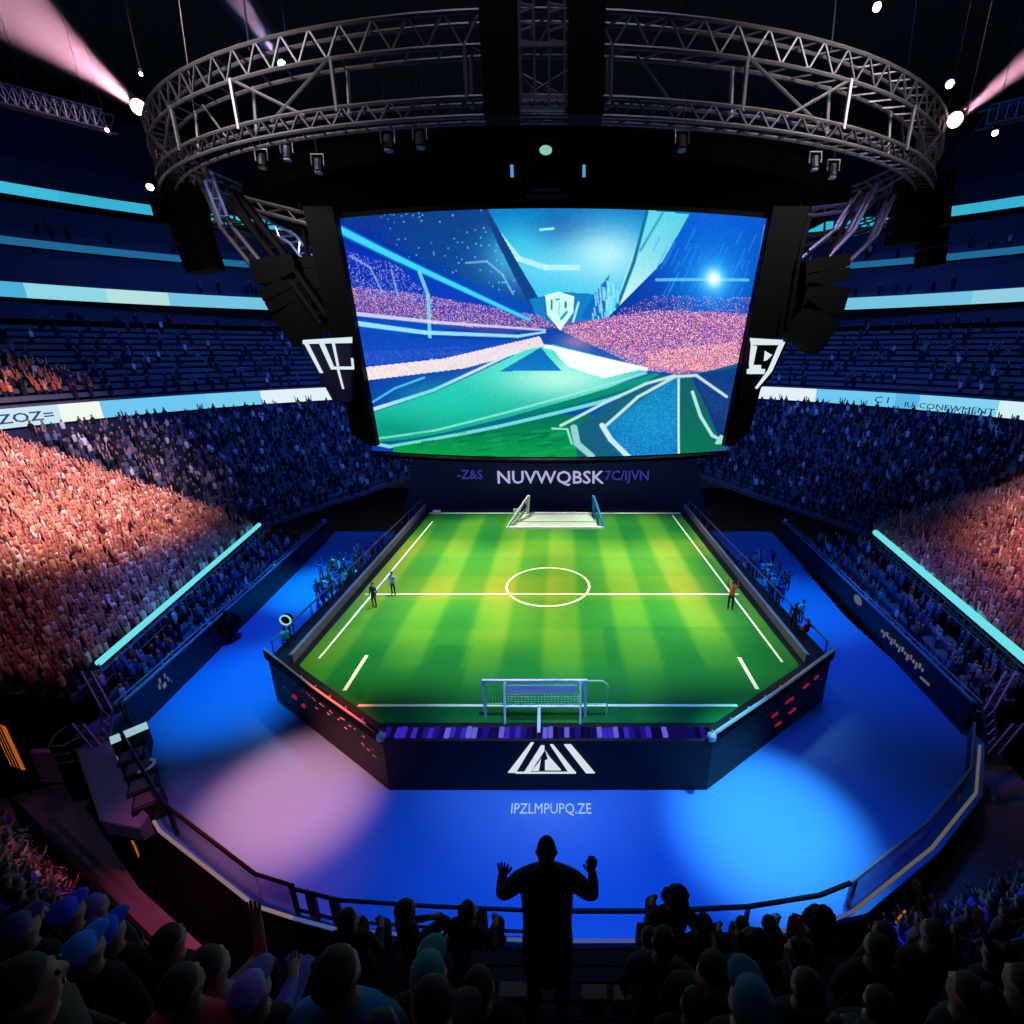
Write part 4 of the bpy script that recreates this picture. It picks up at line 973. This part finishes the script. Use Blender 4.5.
def face_bits(pose):
    k = ('eyes', pose)
    if k not in HM:
        hc = FIG[pose][1]; s = MB()
        for sx in (-1,1): s.ball(hc+Vector((sx*.03,.088,.012)), .012, 6, 4)
        s.box(hc+Vector((0,.087,-.055)), (.045,.012,.008)); o = s.build('face_features', mat('eye_dark', (20,14,14), .3)); HM[k] = o.data; bpy.data.objects.remove(o)
    return HM[k]
CLOTHES = [('black',(9,9,12)),('charcoal',(20,20,26)),('navy',(12,15,34)),('plum',(30,15,36)),('maroon',(48,14,20)),('slate',(34,38,54))]
HAIRC = [('black',(10,8,10)),('brown',(34,22,18)),('black2',(14,12,16))]
def person(x, y, zf, pose='stand', rz=0., sc=1., cloth=None, hair='short', hcol=None, label='', group=None, face=False, name='spectator'):
    cn, cc = cloth or random.choice(CLOTHES); hn, hc = hcol or random.choice(HAIRC)
    t = bpy.data.objects.new(name, None); C.objects.link(t); t.empty_display_size = .2; t.location = (x,y,zf); t.rotation_euler = (0,0,rz); t.scale = (sc,sc,sc); tag(t, label, 'person', group)
    b = bpy.data.objects.new('body', FIG[pose][0]); C.objects.link(b); b.parent = t
    b.material_slots[0].link = 'OBJECT'; b.material_slots[0].material = shirt_mat(cn, cc)
    h = bpy.data.objects.new('hair' if hair != 'cap' else 'cap', hair_data(pose, hair, hn, hc)); C.objects.link(h); h.parent = t
    h.material_slots[0].link = 'OBJECT'; h.material_slots[0].material = mat('hair_'+hn, hc, .7)
    if face: f_ = bpy.data.objects.new('face_features', face_bits(pose)); C.objects.link(f_); f_.parent = t
    return t
HZ = {'sit': 1.24, 'stand': 1.66, 'cheer': 1.66, 'phone': 1.66}

# seating terraces close to the camera: steep steps either side of the man's platform
ROWS = [(1.15,16.25),(1.65,15.6),(2.15,15.05),(2.65,14.45),(3.15,13.9),(3.65,13.3)]    # y, head height
def floor_of(i): return ROWS[i][1]-1.66
s = MB()
for i in range(len(ROWS)):
    y0 = ROWS[i][0]-.25; y1 = y0+.5; zf = floor_of(i)
    s.box((-3.9,(y0+y1)/2,(zf+11.4)/2), (7.4 if i < 5 else 5.2, y1-y0, zf-11.4)); s.box((5.0,(y0+y1)/2,(zf+11.4)/2), (7.2,y1-y0,zf-11.4))
struct('seating_terrace', s, mat('terrace_dark', (26,25,34), .9), 'dark steep steps of the near seating terrace')
t = thing('viewing_platform', 'dark slatted platform the man with raised arms stands on', 'platform', (.55,2.2,13.7))
s = MB()
for k in range(13): s.box((.55,1.3+.12*k,13.72), (1.42,.105,.06))
part(t, 'slat', s, mat('slat_dark', (34,36,62), .5))
part(t, 'frame', MB().box((.55,2.0,13.2), (1.5,1.7,.9)), BLACK)
for px, py, w, h, lab in ((514,1000,.23,.17,'beige box on the platform edge left of the man'),(530,1000,.0,.0,''),(594,1000,.2,.14,'beige box on the platform edge just right of the man'),(622,1000,.14,.13,'small beige box on the platform edge, farther right of the man')):
    if w: p = at_z(px, py-1, 13.76); o = MB().box((p.x,p.y,13.755+h/2), (w,.1,h)).build('storage_box', mat('beige_card', (165,140,125), .7), bevel=.008); tag(o, lab, 'box')

# --- the man with raised arms
def conductor():
    J = []; E = []
    def add(p, r, par=None):
        J.append((*p, r)); 
        if par is not None: E.append((par, len(J)-1))
        return len(J)-1
    hip = add((0,0,1.0), (.17,.12)); w1 = add((0,0,1.2), (.165,.115), hip); ch = add((0,0,1.42), (.185,.12), w1); sh0 = add((0,-.01,1.54), (.15,.095), ch)
    nk = add((0,0,1.635), .055, sh0); jw = add((0,.02,1.70), (.056,.062), nk); hd = add((0,.01,1.78), (.058,.072), jw); tp = add((0,0,1.86), (.045,.055), hd); add((0,.115,1.76), .013, hd)
    for sx in (-1,1):
        add((sx*.08,0,1.77), .013, hd)
        s1 = add((sx*.20,-.01,1.52), .068, sh0); el = add((sx*.325,.03,1.30 if sx < 0 else 1.29), .066, s1)
        wr = add((sx*.335,.10,1.36 if sx < 0 else 1.38), .036, el); pm = add((sx*.325,.12,1.41 if sx < 0 else 1.44), (.036,.022), wr)
        b0 = Vector(J[pm][:3])
        for k in range(4):
            L = (.045,.055,.05,.038)[k]; b = b0+Vector((sx*.018*(k-1.5)*-1,0,.028)); a = add(b, .0095, pm); m_ = add(b+Vector((sx*-.004*(k-1.5),.006,L*.6)), .009, a)
            add(b+Vector((sx*-.006*(k-1.5),.022 if sx > 0 else .012,L*1.15)), .008, m_)
        a = add(b0+Vector((-sx*.04,.005,-.01)), .011, pm); add(b0+Vector((-sx*.06,.015,.03)), .0095, a)
        l1 = add((sx*.10,0,.86), .105, hip); kn = add((sx*.11,.02,.5), .075, l1); an = add((sx*.115,-.01,.1), .05, kn); add((sx*.13,.13,.05), .045, an)
    me = skin_body(J, E, 0, 2); me.materials.append(mat('suit_black', (8,8,10), .7)); me.materials.append(mat('shadow_skin', (80,56,48), .6))
    for p in me.polygons:
        c = p.center
        if (c.z > 1.645 and abs(c.x) < .12) or (abs(c.x) > .27 and c.z > 1.375 and c.y > .07): p.material_index = 1
    return me
man = thing('person', 'man in black standing with both arms raised, seen from behind in the centre foreground', 'person', (.53,2.38,13.75))
b = bpy.data.objects.new('body', conductor()); C.objects.link(b); b.parent = man; b.scale = (1,1,1.0)
s = MB().ball((0,-.008,1.805), .1, 14, 10, sc=(.68,.8,1.05)); s.build('hair', mat('hair_black', (10,8,10), .7), man, smooth=True)
s = MB()   # long dark coat
n = 20
prof = [(1.50,.175,.115),(1.40,.19,.13),(1.2,.18,.125),(1.0,.18,.13),(.8,.185,.135),(.66,.19,.14),(.56,.19,.145)]
for i, (z, rx, ry) in enumerate(prof):
    for k in range(n): a = 2*PI*k/n; s.v.append((rx*math.cos(a), ry*math.sin(a), z))
s.f = [(i*n+k, (i*n+(k+1) % n), (i+1)*n+(k+1) % n, (i+1)*n+k) for i in range(len(prof)-1) for k in range(n)]; s.c = [None]*len(s.f)
s.build('coat', mat('suit_black', (8,8,10), .7), man, smooth=True)
MB().box((.325,.15,1.475), (.05,.02,.09)).build('phone', BLACK, man)

# --- hand-placed silhouettes in front of the railing and near crowd
def seat_at(px, py, Y, pose, lab, **k):
    p = at_y(px, py, Y); sc = k.pop('sc', 1.); zf = p.z-(HZ[pose]+.0)*sc
    t = person(p.x, Y, zf, pose, label=lab, sc=sc, **k)
    return t, zf
BK = ('black',(9,9,12))
special = [
 (347,917,3.2,'sit','hunched dark figure with a low head, leftmost of the silhouettes against the railing',dict(cloth=BK,hair='short',sc=1.05)),
 (405,907,3.2,'sit','dark seated figure leaning right with the face edge lit, second silhouette against the railing',dict(cloth=BK,rz=-.9,face=True)),
 (467,909,3.2,'sit','dark seated figure with a pale hatband, third silhouette, nearest left of the standing man',dict(cloth=BK,hair='bun',rz=-.3)),
 (675,893,3.2,'sit','tall dark silhouette with a round curly head, first to the right of the standing man',dict(cloth=BK,hair='curly')),
 (704,921,3.2,'sit','dark hunched figure just right of the round-headed silhouette',dict(cloth=BK)),
 (742,922,3.25,'sit','slim dark head between the hunched figure and the narrow standing head',dict(cloth=BK,sc=.8)),
 (769,921,3.2,'stand','narrow dark head standing up before the lower railing on the right',dict(cloth=('navy',(12,15,34)),sc=.8)),
 (817,915,3.2,'sit','large dark head against the blue floor beneath the right railing',dict(cloth=BK,hair='curly',sc=1.15)),
 (752,940,2.7,'sit','broad curly head in the second row right of the standing man',dict(cloth=BK,hair='curly',sc=1.15)),
 (66,910,2.35,'stand','person in a bright blue cap at the left, among dark heads',dict(cloth=BK,hair='cap',hcol=('royal',(45,70,255)))),
 (82,948,1.85,'stand','person in a sky-blue cap low on the left, the brightest cap there',dict(cloth=('maroon',(48,14,20)),hair='cap',hcol=('sky',(40,150,255)))),
 (106,930,2.15,'stand','person in a flat blue cap between the two brighter caps and the aisle',dict(cloth=BK,hair='cap',hcol=('azure',(30,90,250)))),
 (92,905,2.6,'stand','person with pale violet hair beside the blue cap on the left',dict(cloth=('slate',(34,38,54)),hair='long',hcol=('lilac',(110,95,190)))),
 (18,926,2.1,'stand','person with a dull violet cap at the left edge',dict(cloth=BK,hair='cap',hcol=('violet',(60,52,130)))),
 (168,938,2.1,'stand','dark head standing above the crowd at the lower end of the left walkway',dict(cloth=('maroon',(48,14,20)))),
 (205,968,1.7,'sit','large dark round head over a pale violet shirt near the lower left',dict(cloth=('lilac_shirt',(120,105,190)),sc=1.2)),
 (180,985,1.45,'phone','person with a bright pink sleeve left of the violet shirt',dict(cloth=('pink',(230,60,100)))),
 (250,990,1.55,'stand','person in a pale violet cap low between two dark heads',dict(cloth=BK,hair='cap',hcol=('pale_violet',(150,130,215)))),
 (336,972,1.45,'stand','big dark head with a faint ring-shaped rim left of the teal shoulder',dict(cloth=('teal',(40,150,190)),sc=1.2)),
 (428,972,1.6,'stand','person in a green-teal hood in front of the seated silhouettes',dict(cloth=BK,hair='cap',hcol=('sea',(30,150,140)),sc=1.1)),
 (432,1000,1.25,'sit','dark head with a reddish ear below the teal hood',dict(cloth=('maroon',(48,14,20)),rz=.9)),
 (478,985,1.6,'stand','dark broad back nearest to the left side of the slatted platform',dict(cloth=BK)),
 (712,972,1.7,'stand','person whose pink-lit face turns back toward us right of the platform',dict(cloth=BK,rz=2.6,face=True)),
 (752,1002,1.3,'stand','person in a dark cap with a bright teal rim at the bottom right',dict(cloth=BK,hair='cap',hcol=('teal_cap',(20,110,125)),sc=1.1)),
 (800,948,2.4,'stand','person with lit hair turning left beneath the right railing',dict(cloth=('slate',(34,38,54)),rz=1.2,face=True)),
 (808,985,1.75,'phone','person in dark violet holding a small pale disc at the lower right',dict(cloth=('plum',(30,15,36)))),
 (22,985,1.2,'stand','big blurred dark head with reddish face edge at the bottom left corner',dict(cloth=('maroon',(48,14,20)),sc=1.15,rz=-.8,face=True)),
]
placed = []; steps = MB()
for px, py, Y, pose, lab, k in special:
    t, zf = seat_at(px, py, Y, pose, lab, **k); placed.append((px, py, Y))
    # the step or stool it stands on
    x = t.location.x
    if pose == 'sit': steps.box((x,Y-.02,zf+.175), (.34,.34,.34)); steps.box((x,Y+.12,zf-.26), (.46,.8,.5))
    else: steps.box((x,Y+.03,zf-.31), (.46,.5,.6))
struct('seating_terrace', steps, mat('terrace_dark'), 'dark step blocks under the nearest spectators')
# second layer: rows of similar dark spectators
def clear(px, py):
    if 492 < px < 645 or px < -40 or px > 1075: return False
    for a, b, Y in placed:
        if abs(a-px) < 24 and abs(b-py) < 22: return False
    # keep the walkway, wall and blue floor free
    if 150 < px < 500: return py > 950-(px-150)*0+ (10 if px < 300 else 8)
    if px <= 150: return py > 862+px*.45
    if px < 860: return py > 936
    return py > 925
def proj(p):
    dx, dz = p[0]-CX, p[2]-CZ; A = p[1]*TC-dz*TS; return (561+F*dx/A, 512-F*(p[1]*TS+dz*TC)/A)
cnt = 0
for i, (y, hz) in enumerate(ROWS):
    x = -6.8
    while x < 7.6:
        x += random.uniform(.4,.56); yy = y+random.uniform(-.08,.08)
        pose = random.choices(['stand','sit','cheer','phone'], [.72,.15,.04,.09])[0]; sc = random.uniform(.86,1.0)
        zh = floor_of(i)+1.66*sc
        q = proj((x, yy, zh))
        if not clear(*q): continue
        if pose in ('cheer','phone') and q[0] > 330 and q[0] < 700: pose = 'stand'
        zf = floor_of(i) if pose != 'sit' else floor_of(i)+.0
        tone = random.random()
        nm = 'left' if q[0] < 560 else 'right'
        person(x, yy, zf, pose, sc=sc, rz=random.uniform(-.35,.35), hair=random.choice(['short','short','curly','long','short','bun']), label=f'dark-clothed spectator seen from behind in the near rows, {nm} of the standing man', group=f'dark spectators in the near rows, {nm}')
        cnt += 1
# --- lower left and lower right stands with small figures
def small_stand(P, rows, step, nm, pal, maxn):
    struct('seating_terrace', quad_slab(P, rows, 1.2), mat('terrace_dark'), f'steep dark terrace of the {nm} near stand')
    ppl = quad_people(P, rows, step, drop=.04)
    random.shuffle(ppl); m = 0
    for p in sorted(ppl[:maxn], key=lambda p: p[1]):
        a = math.atan2(30-p[1], -p[0])-PI/2
        person(p[0], p[1], p[2], random.choices(['stand','phone','cheer','sit'], [.5,.25,.08,.17])[0], rz=a+random.uniform(-.4,.4), sc=random.uniform(.85,1.), cloth=random.choice(pal), hair=random.choice(['short','curly','long']),
               label=f'small spectator in mixed clothing in the {nm} near stand beside the walkway', group=f'spectators of the {nm} near stand'); m += 1
    return m
MIXP = [('pale',(170,165,185)),('teal2',(50,110,120)),('red2',(150,40,50)),('mauve',(110,70,110)),('blue2',(50,70,190)),('grey2',(80,80,95)),('tan',(150,110,90)),('navy',(12,15,34)),('charcoal',(20,20,26))]
PLf = [(-22.3,14.7,-.3),(-11.3,9.0,.2),(-7.4,5.2,8.6),(-11.6,7.0,7.4)]
n1 = small_stand(PLf, 12, .62, 'lower left', MIXP, 120)
PRt = [(9.6,9.4,1.2),(17.5,11.8,1.2),(9.2,5.4,9.0),(5.9,4.9,9.4)]
n2 = small_stand(PRt, 11, .62, 'lower right', MIXP[3:]+MIXP[4:5]*2, 70)
s = MB().tube([(-22.3,15.1,1.2),(-11.2,9.4,1.5)], .07); s.tube([(-22.3,15.1,.4),(-11.2,9.4,.7)], .04)
t = thing('guard_rail', 'long black rail along the walkway in front of the small lower left crowd', 'railing', (-17.3,12.8,0)); part(t, 'top_rail', s, RAILB)
s = MB()
for k in range(14): q = Vector((-22.3,15.1,1.2)).lerp(Vector((-11.2,9.4,1.5)), k/13); s.beam((q.x,q.y,-2.4),(q.x,q.y,q.z), .06)
part(t, 'post', s, RAILB); part(t, 'kick_wall', MB().beam((-22.3,15.1,-1.1),(-11.2,9.4,-1.1), .15, 2.6), BLACK)

# --- players on the pitch
RED, BLU = ('kit_orange',(190,90,40)), ('kit_navy',(24,40,90))
for px, py, pose, cl_, lab in ((394,592,'stand',('kit_pale',(150,180,220)),'player in pale blue near the left end of the halfway line'),(375,604,'stand',BLU,'dark-blue player by the left touchline just below the halfway line'),(730,606,'cheer',RED,'player in orange at the right end of the halfway line')):
    p = at_z(px, py, 2.81); person(p.x, p.y, 2.81, pose, rz=PI*.9, cloth=cl_, label=lab, face=True, name='football_player', sc=1.0 if px != 730 else 1.1)
# --- staff crowding the sides of the podium
def staff(cx, cy, sx_, sy_, n, nm, pal):
    m = 0
    while m < n:
        x, y = random.gauss(cx, sx_), random.gauss(cy, sy_)
        if not (15.9+.0 < abs(x) < 20.5 and 25 < y < 46): continue
        person(x, y, 0, random.choice(['stand','stand','phone','cheer']), rz=random.uniform(-PI,PI), cloth=random.choice(pal), sc=random.uniform(.95,1.1), label=f'person standing in the knot of people beside the {nm} edge of the podium', group=f'people beside the podium, {nm}'); m += 1
PALS = [('kit_red',(190,40,60)),('kit_violet',(110,60,200)),('pale',(170,165,185)),('kit_cyan',(70,200,210)),('charcoal',(20,20,26)),('kit_navy',(24,40,90))]
staff(-18.0,37,.8,2.8,40,'left',PALS); staff(17.9,36,.8,2.8,32,'right',PALS)
staff(-16.7,43,.5,1.5,6,'left',PALS)
for i, (x, y, lab) in enumerate([(14.9,24.2,'person in dark red sitting on the right corner of the podium'),(14.6,25.2,'person standing behind the one seated on the right corner of the podium'),(-14.9,23.4,'person crouching on the left corner of the podium by the round lamp')]):
    person(x, y, 2.79, ('sit','stand','sit')[i], rz=random.uniform(-1,1), cloth=(('kit_red',(190,40,60)),('charcoal',(20,20,26)),('kit_cyan',(70,200,210)))[i], label=lab)
print('PEOPLE', cnt, n1, n2)

# ------------------------------------------------------------------ lamps of the arena and added fill lights
BL, CYL, PKL, WM, VIO = (0,.17,1), (0,.5,1), (1,.42,.42), (1,.95,.82), (.45,.4,1)
for x in (-6.4,6.4):
    for y, p in ((23.9,26000),(31.3,22000),(40.0,30000)): light('SPOT', (x*.95,y,23.3), (x,y-.5,2.8), p, WM, 1.2, 52, .85)
light('SPOT', (0,16.6,24.6), (0,18.6,2.8), 9000, (1,1,.95), .4, 34, 1.)  # added white fill on the near goal
# blue wash on the stage floor, from both ends of the ring truss
for x, y, tx, ty, p, c, a in ((-17,28,-20,31,25000,BL,62),(17,26,19.5,31,21000,BL,66),(-5,14,-3.5,12.2,6000,BL,44),(7,14,7,13,15000,BL,60),(0,14,0,12.5,13000,BL,60)):
    light('SPOT', (x,y,24.6), (tx,ty,0), p, c, .6, a, 1.)
light('SPOT', (-16,20,24.8), (-18.2,23.3,0), 34000, CYL, .3, 26, 1.); light('SPOT', (-18,31,24.8), (-19.6,36,0), 50000, (0,.8,1), .3, 24, 1.)
light('SPOT', (12,16,24.8), (9.3,15.0,0), 80000, (.25,.8,1), .3, 22, 1.); light('SPOT', (18,30,24.8), (19,33,0), 26000, CYL, .3, 30, 1.)
light('SPOT', (0,14,24.8), (0,15.2,0), 5000, (0,.35,1), .3, 44, 1.)
light('SPOT', (-12,15,24.8), (-11.3,16.2,0), 230000, (1,.14,.07), .4, 21, 1.); light('SPOT', (-12,13,24.8), (-12.5,13.5,0), 26000, (1,.12,.25), .4, 30, 1.)
# pink light on the side stands
light('SPOT', (-14,26,38), (-42.5,34,9.5), 130000, (1,.62,.62), 1., 46, .8)
light('SPOT', (14,24,38), (43,26,7), 80000, (1,.55,.6), 1., 44, .8)
light('SPOT', (-14,24,38), (-27,27,3), 5000, (1,.3,.42), 1., 44, 1.); light('SPOT', (14,24,38), (29,25,3), 9000, (1,.3,.45), 1., 44, 1.)  # added weak fills tinting the lower rows maroon
# blue wash over the far bowl and tiers
for x in (-26,-9,9,26): light('SPOT', (x*.7,40,40), (x*1.5,66,8), 26000, (.06,.22,1), 2., 85, 1.)
for x in (-1,1): light('SPOT', (x*10,25,44), (x*60,45,22), 16000, (.06,.22,1), 2., 80, 1.)
light('AREA', (0,55,44), (0,62,10), 2600, (.05,.2,1), 60, sy=14)  # added soft blue fill standing in for hazy ambient light
for x in (-1,1): light('AREA', (x*36,28,42), (x*50,28,14), 350, (.05,.2,1), 12, sy=40)
# dim violet light over the near seats and the walkway
light('AREA', (0,6,34), (0,9,0), 70, VIO, 10, sy=8)
light('SPOT', (-14,4,22), (-19,13.5,-2.4), 2200, (.8,.6,1), .5, 44, 1.); light('SPOT', (14,4,22), (20,11,-2.4), 200, (.6,.45,1), .5, 60, 1.)
w = bpy.data.worlds.new('night'); bpy.context.scene.world = w; w.use_nodes = True
w.node_tree.nodes['Background'].inputs[0].default_value = (.02,.03,.08,1); w.node_tree.nodes['Background'].inputs[1].default_value = .15
# added unseen fills brightening the ring truss
for x in (-13,13): light('AREA', (x,12,30), (x*.8,17.5,26), 300, (1,.88,.86), 2.5, spread=70)
light('AREA', (0,16,44), (0,20,26), 260, (.8,.75,1), 12, spread=60)
vs = bpy.context.scene.view_settings; vs.view_transform = 'Standard'; vs.look = 'None'; vs.exposure = 0; vs.gamma = 1; vs.use_curve_mapping = False
bpy.context.scene.cycles.volume_bounces = 0; bpy.context.scene.cycles.max_bounces = 5
